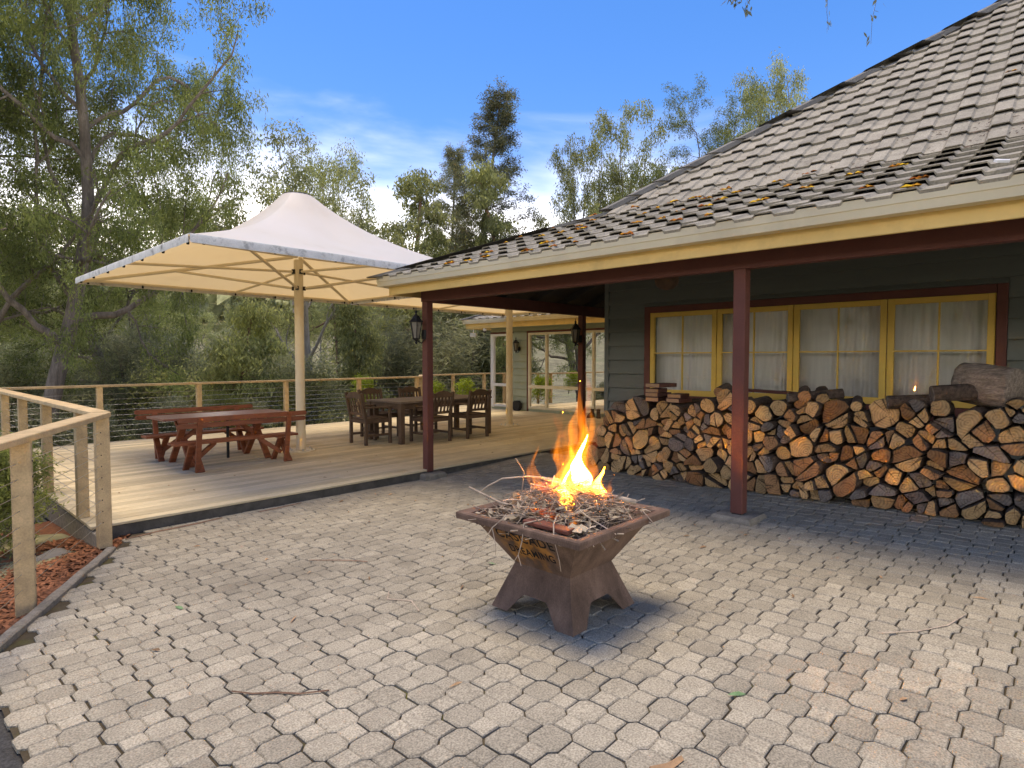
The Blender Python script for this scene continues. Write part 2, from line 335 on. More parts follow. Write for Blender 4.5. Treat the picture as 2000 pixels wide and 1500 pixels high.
# ------------------------------------------------------------------ mesh helpers
ORG = {}
class MB:
    def __init__(s): s.v = []; s.f = []; s.m = []
    def add(s, vs, fs, mi=0):
        o = len(s.v); s.v += [tuple(p) for p in vs]
        for f in fs: s.f.append(tuple(i+o for i in f)); s.m.append(mi)
    def box(s, c, d, rz=0, mi=0, ch=0.0):
        if ch:
            dx, dy, dz = d
            ax = max(range(3), key=lambda i: d[i])
            u = Vector((0, 0, 0)); u[ax] = d[ax]/2
            rot = Matrix.Rotation(rz, 3, 'Z'); u = rot @ u
            o = [i for i in range(3) if i != ax]
            e1 = Vector((0, 0, 0)); e1[o[0]] = 1; e2 = Vector((0, 0, 0)); e2[o[1]] = 1
            s._oct(Vector(c)-u, Vector(c)+u, rot @ e1, rot @ e2, d[o[0]], d[o[1]], ch, mi); return
        x, y, z = (q/2 for q in d); cr, sr = math.cos(rz), math.sin(rz)
        vs = [(c[0]+a*cr-b*sr, c[1]+a*sr+b*cr, c[2]+k) for k in (-z, z) for a, b in ((-x, -y), (x, -y), (x, y), (-x, y))]
        s.add(vs, [(3, 2, 1, 0), (4, 5, 6, 7), (0, 1, 5, 4), (1, 2, 6, 5), (2, 3, 7, 6), (3, 0, 4, 7)], mi)
    def _oct(s, p0, p1, e1, e2, w, h, ch, mi):
        a, b = w/2, h/2
        pr = [(-a+ch, -b), (a-ch, -b), (a, -b+ch), (a, b-ch), (a-ch, b), (-a+ch, b), (-a, b-ch), (-a, -b+ch)]
        vs = [p0+e1*x+e2*y for x, y in pr]+[p1+e1*x+e2*y for x, y in pr]
        fs = [(i, (i+1) % 8, 8+(i+1) % 8, 8+i) for i in range(8)]+[tuple(range(7, -1, -1)), tuple(range(8, 16))]
        s.add(vs, fs, mi)
    def beam(s, p0, p1, w, h, ch=0.004, up=(0, 0, 1), mi=0):
        """chamfered bar; w across, h along up"""
        p0, p1 = Vector(p0), Vector(p1); d = (p1-p0).normalized(); up = Vector(up)
        e1 = d.cross(up)
        if e1.length < 1e-4: e1 = d.cross(Vector((1, 0, 0)))
        e1.normalize(); e2 = e1.cross(d).normalized()
        s._oct(p0, p1, e1, e2, w, h, ch, mi)
    def tube(s, pts, rad, n=6, mi=0, cap=True):
        pts = [Vector(p) for p in pts]
        if not hasattr(rad, '__len__'): rad = [rad]*len(pts)
        o = len(s.v); ref = Vector((0.31, 0.17, 0.93)).normalized()
        for i, p in enumerate(pts):
            d = (pts[min(i+1, len(pts)-1)]-pts[max(i-1, 0)])
            d = d.normalized() if d.length > 1e-9 else Vector((0, 0, 1))
            a = d.cross(ref)
            if a.length < .05: a = d.cross(Vector((1, 0, 0)))
            a.normalize(); b = d.cross(a)
            for k in range(n):
                t = 2*math.pi*k/n; s.v.append(tuple(p+(a*math.cos(t)+b*math.sin(t))*rad[i]))
        for i in range(len(pts)-1):
            for k in range(n):
                k2 = (k+1) % n
                s.f.append((o+i*n+k, o+i*n+k2, o+(i+1)*n+k2, o+(i+1)*n+k)); s.m.append(mi)
        if cap:
            s.f.append(tuple(o+k for k in range(n-1, -1, -1))); s.m.append(mi)
            q = o+(len(pts)-1)*n; s.f.append(tuple(q+k for k in range(n))); s.m.append(mi)
    def lathe(s, c, prof, n=12, mi=0):
        o = len(s.v)
        for r, z in prof:
            for k in range(n):
                t = 2*math.pi*k/n; s.v.append((c[0]+r*math.cos(t), c[1]+r*math.sin(t), c[2]+z))
        for i in range(len(prof)-1):
            for k in range(n):
                k2 = (k+1) % n; s.f.append((o+i*n+k, o+i*n+k2, o+(i+1)*n+k2, o+(i+1)*n+k)); s.m.append(mi)
        s.f.append(tuple(o+k for k in range(n-1, -1, -1))); s.m.append(mi)
        q = o+(len(prof)-1)*n; s.f.append(tuple(q+k for k in range(n))); s.m.append(mi)
    def prism(s, poly, a0, a1, axis='z', mi=0):
        """extrude a 2D polygon: axis z -> (x,y), axis x -> (y,z), axis y -> (x,z)"""
        def P(u, w, t): return {'z': (u, w, t), 'x': (t, u, w), 'y': (u, t, w)}[axis]
        n = len(poly); vs = [P(u, w, a0) for u, w in poly]+[P(u, w, a1) for u, w in poly]
        fs = [(i, (i+1) % n, n+(i+1) % n, n+i) for i in range(n)]+[tuple(range(n-1, -1, -1)), tuple(range(n, 2*n))]
        s.add(vs, fs, mi)

def origin(o): return ORG.get(o.name, Vector((0, 0, 0))) if o else Vector((0, 0, 0))
def mesh_of(name, mb, mats, off=None, smooth=False):
    me = bpy.data.meshes.new(name)
    vs = mb.v if off is None else [(x-off[0], y-off[1], z-off[2]) for x, y, z in mb.v]
    me.from_pydata(vs, [], mb.f)
    for m in (mats if isinstance(mats, (list, tuple)) else [mats]): me.materials.append(MATS[m])
    if isinstance(mats, (list, tuple)): me.polygons.foreach_set('material_index', mb.m)
    bm = bmesh.new(); bm.from_mesh(me); bmesh.ops.recalc_face_normals(bm, faces=bm.faces); bm.to_mesh(me); bm.free()
    if smooth: me.polygons.foreach_set('use_smooth', [True]*len(me.polygons))
    me.update(); return me
def link(name, me, parent=None, loc=(0, 0, 0)):
    o = bpy.data.objects.new(name, me); COL.objects.link(o); o.location = loc
    if parent: o.parent = parent
    return o
def part(name, mb, mats, parent=None, smooth=False, kind=None):
    """mesh given in world coordinates; stored relative to its parent's origin"""
    og = origin(parent)
    o = link(name, mesh_of(name, mb, mats, og, smooth), parent); ORG[o.name] = Vector(og)
    if kind: o['kind'] = kind
    return o
def lpart(name, mb, mats, parent=None, smooth=False):
    """mesh given in its thing's own coordinates"""
    return link(name, mesh_of(name, mb, mats, None, smooth), parent)
def tag(o, label, cat, group=None):
    o['label'] = label; o['category'] = cat
    if group: o['group'] = group
    return o
def thing(name, label, cat, loc=(0, 0, 0), rz=0, group=None):
    o = bpy.data.objects.new(name, None); COL.objects.link(o); o.location = loc; o.rotation_euler = (0, 0, rz)
    o.empty_display_size = .1
    ORG[o.name] = Vector(loc); return tag(o, label, cat, group)
def solo(name, mb, mats, label, cat, group=None, base=None, smooth=False):
    """single-mesh thing given in world coordinates, its origin moved to its base"""
    v = np.array(mb.v)
    if base is None: base = (v[:, 0].mean(), v[:, 1].mean(), v[:, 2].min())
    o = link(name, mesh_of(name, mb, mats, base, smooth), None, base); ORG[o.name] = Vector(base)
    return tag(o, label, cat, group)
def struct(name, mb, mats, smooth=False):
    o = part(name, mb, mats, None, smooth); o['kind'] = 'structure'; return o
def copy_tree(o, parent=None):
    c = o.copy(); COL.objects.link(c); c.parent = parent
    for ch in list(o.children): copy_tree(ch, c)
    return c
def raw_mesh(name, V, F, mats, smooth=False):
    """fast mesh from numpy arrays, F is Nx4 or Nx3"""
    me = bpy.data.meshes.new(name); V = np.asarray(V, np.float32); F = np.asarray(F, np.int32); k = F.shape[1]
    me.vertices.add(len(V)); me.vertices.foreach_set('co', V.ravel())
    me.loops.add(F.size); me.loops.foreach_set('vertex_index', F.ravel())
    me.polygons.add(len(F)); me.polygons.foreach_set('loop_start', np.arange(0, F.size, k, dtype=np.int32))
    me.update(calc_edges=True)
    me.materials.append(MATS[mats])
    if smooth: me.polygons.foreach_set('use_smooth', [True]*len(F))
    return me

def zg(x, y):
    """paved ground height: falls towards the deck, rises a little to the house"""
    return .09-(.05 if y > 2.1 else .02)*(y-2.1)+.035*max(0.0, min(x, 8)-5)

def clip_poly(poly, nx, ny, d):
    """keep the side nx*x+ny*y <= d"""
    out = []
    for i in range(len(poly)):
        a, b = poly[i], poly[(i+1) % len(poly)]
        da, db = nx*a[0]+ny*a[1]-d, nx*b[0]+ny*b[1]-d
        if da <= 0: out.append(a)
        if (da < 0 < db) or (db < 0 < da):
            t = da/(da-db); out.append((a[0]+(b[0]-a[0])*t, a[1]+(b[1]-a[1])*t))
    return out

FW = Vector((math.cos(YAW), math.sin(YAW), 0)); RT = Vector((math.sin(YAW), -math.cos(YAW), 0))
def spot(px, depth):
    """plan position at a bearing (photo column at 2000 px width) and distance"""
    return FW*depth+RT*((px-1000)/1170*depth)

# ------------------------------------------------------------------ terrain
EDGE_A, EDGE_B = (1.283, 5.65), (.41, 3.99)           # timber edging line
_ex, _ey = EDGE_A[0]-EDGE_B[0], EDGE_A[1]-EDGE_B[1]; _el = math.hypot(_ex, _ey)
ENX, ENY = -_ey/_el, _ex/_el                           # points away from the paving (left)
ED = ENX*EDGE_A[0]+ENY*EDGE_A[1]
def out_dist(x, y):
    """distance outside the level pad"""
    d = max(ENX*x+ENY*y-ED, y-6.35) if y > 3.6 else -x-3.0
    return d
def terrain_z(x, y):
    d = out_dist(x, y)
    r = math.hypot(x, y)
    base = zg(max(0, x), max(-4, min(y, 6.3)))-.07
    if d <= 0: return base
    drop = .10*min(d, 1.2)+.20*max(0, min(d-1.2, 16))
    z = base-drop
    z += .55*math.sin(x*.31+1.2)*math.sin(y*.27)*min(1, d/12)
    if r > 26: z += .085*(r-26)
    if r > 70: z += (r-70)*.055*(1+.35*math.sin(math.atan2(y, x)*7))
    return z
mb = MB()
radii = [0]+[.6*1.115**i for i in range(64)]
NS = 96
mb.v.append((0, 0, terrain_z(0, 0)))
for r in radii[1:]:
    for k in range(NS):
        a = 2*math.pi*k/NS; x, y = r*math.cos(a), r*math.sin(a); mb.v.append((x, y, terrain_z(x, y)))
for k in range(NS): mb.f.append((0, 1+k, 1+(k+1) % NS)); mb.m.append(0)
for i in range(len(radii)-2):
    for k in range(NS):
        a, b = 1+i*NS+k, 1+i*NS+(k+1) % NS; mb.f.append((a, a+NS, b+NS, b)); mb.m.append(0)
struct('ground', mb, 'soil', True)

# mulch bed with chips beside the edging
mb = MB()
n = 24
for i in range(n+1):
    for j in range(13):
        t = -.55+2.7*i/n; s_ = .02+3.2*(j/12)**1.3
        x = EDGE_B[0]+_ex*t+ENX*s_; y = EDGE_B[1]+_ey*t+ENY*s_
        z = zg(x, min(y, 6.3))-.045-.10*min(s_, 1.2)-.2*max(0, s_-1.2)+.02*math.sin(x*5)*math.cos(y*6)
        mb.v.append((x, y, z))
for i in range(n):
    for j in range(12): mb.f.append((i*13+j, (i+1)*13+j, (i+1)*13+j+1, i*13+j+1)); mb.m.append(0)
struct('mulch_bed', mb, 'mulch', True)
V, F = [], []
for k in range(7500):
    t = R.uniform(-.5, 1.5); s_ = .03+2.2*R.random()**1.6
    x = EDGE_B[0]+_ex*t+ENX*s_; y = EDGE_B[1]+_ey*t+ENY*s_
    z = zg(x, min(y, 6.3))-.036-.10*min(s_, 1.2)-.2*max(0, s_-1.2)+.02*math.sin(x*5)*math.cos(y*6)+R.uniform(0, .012)
    a = R.uniform(0, 6.28); l, w = R.uniform(.015, .05), R.uniform(.004, .012)
    ca, sa = math.cos(a)*l, math.sin(a)*l; tz = R.uniform(-.012, .012); o = len(V)
    V += [(x-ca+sa*w/l, y-sa-ca*w/l, z-tz), (x+ca+sa*w/l, y+sa-ca*w/l, z+tz), (x+ca-sa*w/l, y+sa+ca*w/l, z+tz+.004), (x-ca-sa*w/l, y-sa+ca*w/l, z-tz+.004)]
    F.append((o, o+1, o+2, o+3))
ch = link('mulch_chips', raw_mesh('mulch_chips', V, F, 'mulch_chip')); ch['kind'] = 'stuff'
ch['label'] = 'red brown bark mulch chips beside the timber edging'; ch['category'] = 'mulch'

# driveway at the foot of the paving
mb = MB()
xs = [-5+.5*i for i in range(11)]+[.36]; ys = [-8+.6*i for i in range(20)]
ys = [y for y in ys if y < 3.4]+[3.62]
for x in xs:
    for y in ys: mb.v.append((x, y, zg(x, y)-.03))
for i in range(len(xs)-1):
    for j in range(len(ys)-1):
        q = i*len(ys)+j; mb.f.append((q, q+len(ys), q+len(ys)+1, q+1)); mb.m.append(0)
struct('driveway', mb, 'driveway')

# ------------------------------------------------------------------ paving
PX0, PX1, PY0, PY1 = .36, 7.44, -2.0, 6.24
mb = MB()
xs = np.linspace(PX0-.03, 7.46, 25); ys = np.concatenate([np.linspace(PY0, 2.1, 12), np.linspace(2.1, PY1, 14)[1:]])
def pave_in(x, y): return PX0 < x < PX1 and PY0 < y < PY1 and ENX*x+ENY*y < ED-.04
for i in range(len(xs)-1):
    for j in range(len(ys)-1):
        poly = [(xs[i], ys[j]), (xs[i+1], ys[j]), (xs[i+1], ys[j+1]), (xs[i], ys[j+1])]
        poly = clip_poly(poly, ENX, ENY, ED)
        if len(poly) >= 3: mb.add([(x, y, zg(x, y)-.014) for x, y in poly], [tuple(range(len(poly)))])
paving = struct('paving', mb, 'joint_sand')
A_, C_, SQ = .0664, .0424, .0424
def paver_geo(rnd, sgn):
    mb = MB()
    def cell(poly, c, skip=None):
        n = len(poly); pts = [(c[0]+x+rnd.uniform(-.0018, .0018), c[1]+y+rnd.uniform(-.0018, .0018)) for x, y in poly]
        ins = [(c[0]+(x-c[0])*.90, c[1]+(y-c[1])*.90) for x, y in pts]
        mb.add([(x, y, 0) for x, y in ins]+[(x, y, -.006) for x, y in pts]+[(x, y, -.022) for x, y in pts],
               [tuple(range(n))]+[(i, n+i, n+(i+1) % n, (i+1) % n) for i in range(n)]+[(n+i, 2*n+i, 2*n+(i+1) % n, n+(i+1) % n) for i in range(n)])
    oc = [(A_, -C_), (A_, C_), (C_, A_), (-C_, A_), (-A_, C_), (-A_, -C_), (-C_, -A_), (C_, -A_)]
    cell(oc, (0, 0))
    cell([(-SQ, -SQ), (SQ, -SQ), (SQ, SQ), (-SQ, SQ)], (sgn*(.1135-.0045), 0))
    return mb
pvar = {}
for sgn in (1, -1):
    pvar[sgn] = []
    for k in range(6):
        g = paver_geo(R, sgn); me = mesh_of('paver', g, 'paver'); pvar[sgn].append((g, me))
units = []
P = .1135
for i in range(int((PX1-PX0)/P)+1):
    for j in range(int((PY1-PY0)/P)+1):
        if (i+j) % 2: continue
        x, y = PX0+.03+i*P, PY0+.05+j*P; sgn = 1 if j % 2 == 0 else -1
        if not (pave_in(x, y) and PX0-.03 < x+sgn*.108 < PX1 and ENX*(x+sgn*.108)+ENY*y < ED-.012): continue
        units.append((x, y, sgn))
def in_view(x, y, z, m=20):
    d = Vector((x, y, z-CAM_Z)); dep = d.dot(FW)
    if dep < .3: return None
    px = 1000+1170*d.dot(RT)/dep; py = 702-1170*d.z/dep
    return dep if -m < px < 2000+m and -m < py < 1500+m else None
scored = sorted(((in_view(x, y, zg(x, y)) or 99, x, y, s) for x, y, s in units))
BV, BF = [], []
for idx, (dep, x, y, sgn) in enumerate(scored):
    g, me = R.choice(pvar[sgn]); z = zg(x, y)+R.gauss(0, .0010)-.0005
    rz = R.gauss(0, .018); tx, ty = R.gauss(0, .006), R.gauss(-.05 if y > 2.1 else -.02, .006)
    x += R.gauss(0, .0012); y += R.gauss(0, .0012)
    if idx < 300:
        o = link('paver', me, paving, (x, y, z)); o.rotation_euler = (ty, -tx+(.035 if x > 5 else 0)*-1, rz)
    else:
        off = len(BV); c, s_ = math.cos(rz), math.sin(rz); gx = .035 if x > 5 else 0
        BV += [(x+a*c-b*s_, y+a*s_+b*c, z+k+a*(tx+gx)+b*ty) for a, b, k in g.v]
        BF += [tuple(q+off for q in f) for f in g.f]
me = bpy.data.meshes.new('pavers_beyond'); me.from_pydata(BV, [], BF); me.materials.append(MATS['paver'])
o = link('pavers_beyond', me, paving); o['kind'] = 'stuff'

# weathered timber edging
e0 = Vector((EDGE_A[0]+.02, EDGE_A[1]+.04, zg(1.3, 5.65)-.005)); e1 = Vector((EDGE_B[0]-_ex*.22, EDGE_B[1]-_ey*.22, zg(.3, 3.7)-.005))
mb = MB(); N_ = 14; prev = None
pts = []
for i in range(N_+1):
    q = e0.lerp(e1, i/N_)+Vector((R.uniform(-.006, .006), R.uniform(-.006, .006), R.uniform(-.004, .004))); pts.append(q)
for i in range(N_+1):
    q = pts[i]; w, h = .032+R.uniform(-.003, .003), .035
    n3 = Vector((ENX, ENY, 0))
    for a, b in ((-w, -.06), (w, -.06), (w, h-.008), (w-.01, h), (-w+.01, h), (-w, h-.008)): mb.v.append(tuple(q+n3*a+Vector((0, 0, b))))
for i in range(N_):
    for k in range(6): mb.f.append((i*6+k, i*6+(k+1) % 6, (i+1)*6+(k+1) % 6, (i+1)*6+k)); mb.m.append(0)
mb.f += [tuple(range(6)), tuple(range(N_*6, N_*6+6))]; mb.m += [0, 0]
solo('timber_edging', mb, 'grey_timber', 'weathered grey timber edging between the paving and the red mulch', 'edging')

# ------------------------------------------------------------------ deck
DX0, DY0, DY1, DXW = 1.28, 6.25, 12.55, 12.75
deck = thing('timber_deck', 'pale timber deck of long narrow boards beside the paving', 'deck', (4, 8, 0))
bw, gap = .136, .007
y = DY0; row = 0
def deck_board(x0, x1, y0):
    mb = MB(); z = R.uniform(-.0012, .0012)
    mb.beam((x0, y0+bw/2, -.0125+z), (x1, y0+bw/2, -.0125+z), bw-.001, .025, .0035)
    og = Vector(((x0+x1)/2, y0, 0))
    o = link('deck_board', mesh_of('deck_board', mb, 'deck_board', og), deck, og-Vector((4, 8, 0)))
while y < 14.6:
    x0, x1 = (DX0, DXW-.01) if y < DY1-bw else (10.35+max(0, min(1, (y-12.5)/1.4))*.8, 18.5)
    if y > 12.70 and y < DY1: x0 = 10.2
    if y >= 12.4 and y < DY1: x1 = DXW-.01
    cuts = [x0]
    c = x0+R.uniform(2.0, 5.4)
    while c < x1-1.2: cuts.append(c); c += R.choice((3.6, 4.2, 4.8, 5.4))
    cuts.append(x1)
    for a, b in zip(cuts, cuts[1:]):
        deck_board(a+.0015, b-.0015, y)
    y += bw+gap; row += 1
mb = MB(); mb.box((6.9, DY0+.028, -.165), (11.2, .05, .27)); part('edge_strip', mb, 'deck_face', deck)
mb = MB(); mb.beam((DX0+.03, DY0-.16, -.165), (DX0+.03, DY1, -.165), .05, .24, .006); part('bearer', mb, 'grey_timber', deck)
mb = MB(); mb.beam((DX0+.09, DY0-.10, -.19), (DX0+.09, DY1, -.19), .045, .19, .006); part('bearer', mb, 'grey_timber', deck)
mb = MB(); mb.beam((DX0, DY1-.03, -.14), (DXW, DY1-.03, -.14), .05, .22, .006); part('bearer', mb, 'grey_timber', deck)
mb = MB(); mb.box((6.9, 9.4, -.045), (11.1, 6.2, .006)); mb.box((14.4, 13.5, -.045), (8.0, 2.0, .006)); part('gap_shade_sheet', mb, 'gap_shade_black', deck)  # added black sheet that puts shade into the gaps between boards
for k in range(7):
    mb = MB(); yy = 6.5+k*.95; mb.box((DX0+.22, yy, -.9), (.09, .09, 1.6)); part('stump_post', mb, 'grey_timber', deck)
for k in range(10):
    mb = MB(); z = -.36-k*.085; mb.beam((DX0+.15, DY0+.2, z), (DX0+.15, DY1, z), .02, .05, .003); part('skirt_slat', mb, 'grey_timber', deck)

# ------------------------------------------------------------------ railings
def railing(label, pts, posts, wires=9, rail_w=.14, group='railings round the deck', extra=None):
    """pts: top rail polyline at z = 1.0; posts: (x, y, z_base, size)"""
    t = thing('cable_railing', label, 'railing', (posts[0][0], posts[0][1], posts[0][2]), group=group)
    for a, b in zip(pts, pts[1:]):
        a, b = Vector(a), Vector(b); mb = MB(); d = (b-a).normalized()
        mb.beam(a-d*.0, b+d*.0, rail_w, .042, .005); part('top_rail', mb, 'rail_timber', t)
    for x, y, z0, s_, rz in posts:
        mb = MB(); z1 = .978
        c, sn = math.cos(rz), math.sin(rz)
        mb._oct(Vector((x, y, z0)), Vector((x, y, z1)), Vector((c, sn, 0)), Vector((-sn, c, 0)), s_, s_, .006, 0)
        p = part('post', mb, 'rail_timber', t)
    for a, b in zip(pts, pts[1:]):
        a, b = Vector(a), Vector(b)
        for k in range(wires):
            z = .09+k*(.86/(wires))
            mb = MB(); n_ = 5; p = []
            for i in range(n_): q = a.lerp(b, i/(n_-1)); p.append((q.x, q.y, z-.004*math.sin(math.pi*i/(n_-1))))
            mb.tube(p, .0024, 4, cap=False); part('wire', mb, 'steel_wire', t)
    return t
CR = (1.335, 6.03)
angn = math.atan2(6.03-4.32, 1.335-.46)
far = Vector(CR)+Vector((math.cos(angn), math.sin(angn)))*-3.6
def on_near(d): q = Vector(CR)-Vector((math.cos(angn), math.sin(angn)))*d; return q.x, q.y
nx, ny = on_near(1.60)
n2x, n2y = on_near(3.3)
r1 = railing('cable railing with thick posts beside the red mulch', [(CR[0], CR[1], 1.0), (far.x, far.y, 1.0)],
        [(CR[0]-.01, CR[1]-.03, -.13, .098, 0), (nx, ny, zg(nx, ny)-.08, .098, angn+.25), (n2x, n2y, zg(n2x, n2y)-.08, .098, angn)], wires=9)
# bolt heads where the cables pass the posts
for (x, y, zb) in ((CR[0]-.01, CR[1]-.03, 0), (nx, ny, 0)):
    for k in range(9):
        z = .09+k*(.86/9); mb = MB(); dv = Vector((-.35, -.94, 0)) if x > 1 else Vector((math.sin(angn+.25), -math.cos(angn+.25), 0))
        c = Vector((x, y, z))+dv*.047; mb.tube([c, c+dv*.006], .006, 6); part('cable_end', mb, 'black_metal', r1)
sx_ = DX0+.03
railing('cable railing along the open left side of the deck', [(CR[0], CR[1]+.02, 1.002), (sx_, 12.42, 1.002)],
        [(sx_+.01, 6.72, .0, .09, 0), (sx_, 8.25, .0, .09, 0), (sx_, 9.75, .0, .09, 0), (sx_, 11.2, .0, .09, 0)])
railing('long cable railing along the back edge of the deck', [(sx_, 12.47, 1.0), (10.1, 12.80, 1.0)],
        [(sx_, 12.49, 0, .09, 0)]+[(x, 12.47+(x-1.31)*.0376, 0, .09, 0) for x in (2.75, 4.42, 6.25, 8.15, 9.98)], rail_w=.12)
railing('short cable railing stepping out behind the dining table', [(10.12, 12.82, 1.001), (11.05, 13.95, 1.001), (17.5, 14.6, 1.001)],
        [(10.32, 13.06, 0, .09, .8), (11.05, 13.93, 0, .09, 0)]+[(x, 13.95+(x-11.05)*.1, 0, .09, 0) for x in (12.4, 13.9, 15.4, 17.0)], rail_w=.12)

# ------------------------------------------------------------------ house
GX, GY, GZ = 4.60, 6.74, 2.55          # gutter outer corner and lip height
S1, S2 = .394, .746                    # slopes of the verandah skirt and the main roof
BX = 6.66                              # line where the roof steepens
TZ0 = 2.505
def roof_z(x): return TZ0+S1*(x-GX) if x < BX else TZ0+S1*(BX-GX)+S2*(x-BX)
WX, WY = 7.46, 5.06                    # front wall plane and its left corner
house = thing('weatherboard_house', 'dark green weatherboard house with maroon verandah and grey tiled hip roof', 'house', (WX, 2, 0))
RIDGE = 11.7; YEND = -3.0
# sheet under the tiles
def hipy(x): return GY-(x-GX)
mb = MB()
xsr = [GX+.02, BX, RIDGE]
def sheet(dz):
    for a, b in zip(xsr, xsr[1:]):
        mb.add([(a, YEND, roof_z(a)+dz), (b, YEND, roof_z(b)+dz), (b, hipy(b), roof_z(b)+dz), (a, hipy(a), roof_z(a)+dz)], [(0, 1, 2, 3)])
        mb.add([(a, hipy(a), roof_z(a)+dz), (b, hipy(b), roof_z(b)+dz), (18, hipy(b), roof_z(b)+dz), (18, hipy(a), roof_z(a)+dz)], [(0, 1, 2, 3)])
    mb.add([(RIDGE, YEND, roof_z(RIDGE)+dz), (RIDGE, hipy(RIDGE), roof_z(RIDGE)+dz), (18, hipy(RIDGE), roof_z(RIDGE)+dz), (18, YEND, roof_z(RIDGE)+dz)], [(0, 1, 2, 3)])
sheet(-.02)
roof = part('roof', mb, 'roof_tile', house)
# tiles
TW, TL = .30, .335
def tile_mesh(name, L=TL+.05):
    sec = [(0, 0, 0), (.135, 0, 0), (.155, .026, .018), (.275, .026, .018), (.297, 0, 0)]   # width, height at the front, at the back
    mb = MB(); n = len(sec)
    lip = [.030, .030, .012, .012, .030]
    vs = [(0, w, h+.040) for w, h, k in sec]+[(L, w, k+.008) for w, h, k in sec]+[(.003, w, h+.040-lip[i]) for i, (w, h, k) in enumerate(sec)]
    fs = [(i, i+1, n+i+1, n+i) for i in range(n-1)]+[(i, 2*n+i, 2*n+i+1, i+1) for i in range(n-1)]
    mb.add(vs, fs); mb.add([vs[4], vs[9], (L, .297, -.01), (.002, .297, 0)], [(0, 1, 2, 3)])
    return mb
tile_mb = tile_mesh('t'); tile_me = mesh_of('roof_tile', tile_mb, 'roof_tile')
tiles = []
def tile_rows(x_start, x_end, slope, tag_):
    ang = math.atan(slope); run = TL*math.cos(ang); x = x_start
    while x < x_end-.05:
        yy = YEND
        while yy < hipy(x)+.05:
            tiles.append((x, yy, roof_z(x), ang)); yy += TW
        x += run
tile_rows(GX+.005, BX-.1, S1, 0)
tile_rows(BX-.02, RIDGE, S2, 1)
MOSSY = []
cand = []
for (x, y, z, ang) in tiles:
    L = TL+.05; mid = (x+.17, y+.15, z+.08)
    crosses = (y+TW+x+L*math.cos(ang) > GX+GY+.02)
    v = in_view(*mid, m=10)
    cand.append((v if v else 99, x, y, z, ang, crosses))
cand.sort(key=lambda q: q[0])
rest = MB(); cnt = 0
for v, x, y, z, ang, crosses in cand:
    M = Matrix.Translation((x, y, z)) @ Matrix.Rotation(-ang, 4, 'Y') @ Matrix.Rotation(R.gauss(0, .003), 4, 'Z') @ Matrix.Translation((0, 0, R.uniform(-.0015, .0015)))
    me = tile_me; local = tile_mb
    if crosses:
        bm = bmesh.new(); bm.from_mesh(tile_me); bm.transform(M)
        bmesh.ops.bisect_plane(bm, geom=bm.verts[:]+bm.edges[:]+bm.faces[:], plane_co=(GX, GY-.02, 0), plane_no=(1, 1, 0), clear_outer=True)
        if not bm.faces: bm.free(); continue
        bm.transform(M.inverted()); me = bpy.data.meshes.new('roof_tile'); bm.to_mesh(me); me.materials.append(MATS['roof_tile'])
        local = None; bm.free()
    if v < 90 and cnt < 300:
        o = link('roof_tile', me, roof); o.matrix_basis = Matrix.Translation(-Vector((WX, 2, 0))) @ M; cnt += 1
        MOSSY.append((x, y, z, ang))
    else:
        vs_ = [M @ q.co for q in me.vertices]; fs_ = [tuple(p.vertices) for p in me.polygons]
        rest.add(vs_, fs_)
        if v < 90: MOSSY.append((x, y, z, ang))
part('roof_tiles_beyond', rest, 'roof_tile', roof, kind='stuff')
# hip caps
def hip_cap(p0, p1, w=.125):
    mb = MB(); d = (p1-p0).normalized(); side = Vector((-1, 1, 0)).normalized(); upv = d.cross(side).normalized()
    if upv.z < 0: upv = -upv
    sec = [(-w, -.15), (-w*.98, -.05), (-.06, .02), (.06, .02), (w*.98, -.05), (w, -.15)]
    n = len(sec)
    vs = [p0+side*a*1.06+upv*(b+.085) for a, b in sec]+[p1+side*a*.96+upv*(b+.058) for a, b in sec]
    mb.add(vs, [(i, i+1, n+i+1, n+i) for i in range(n-1)]+[tuple(range(n)), tuple(range(2*n-1, n-1, -1))])
    return mb
u = 0.0
while u < RIDGE-GX-.2:
    x = GX+u; slope = S1 if x < BX-.05 else S2
    L = .40/math.sqrt(2+slope*slope)     # run in x for 0.40 m along the hip
    p0 = Vector((x, hipy(x), roof_z(x)+.045)); x2 = x+L*1.08; p1 = Vector((x2, hipy(x2), roof_z(x)+.045+slope*L*1.08))
    part('hip_cap', hip_cap(p0, p1), 'hip_tile', roof); u += L
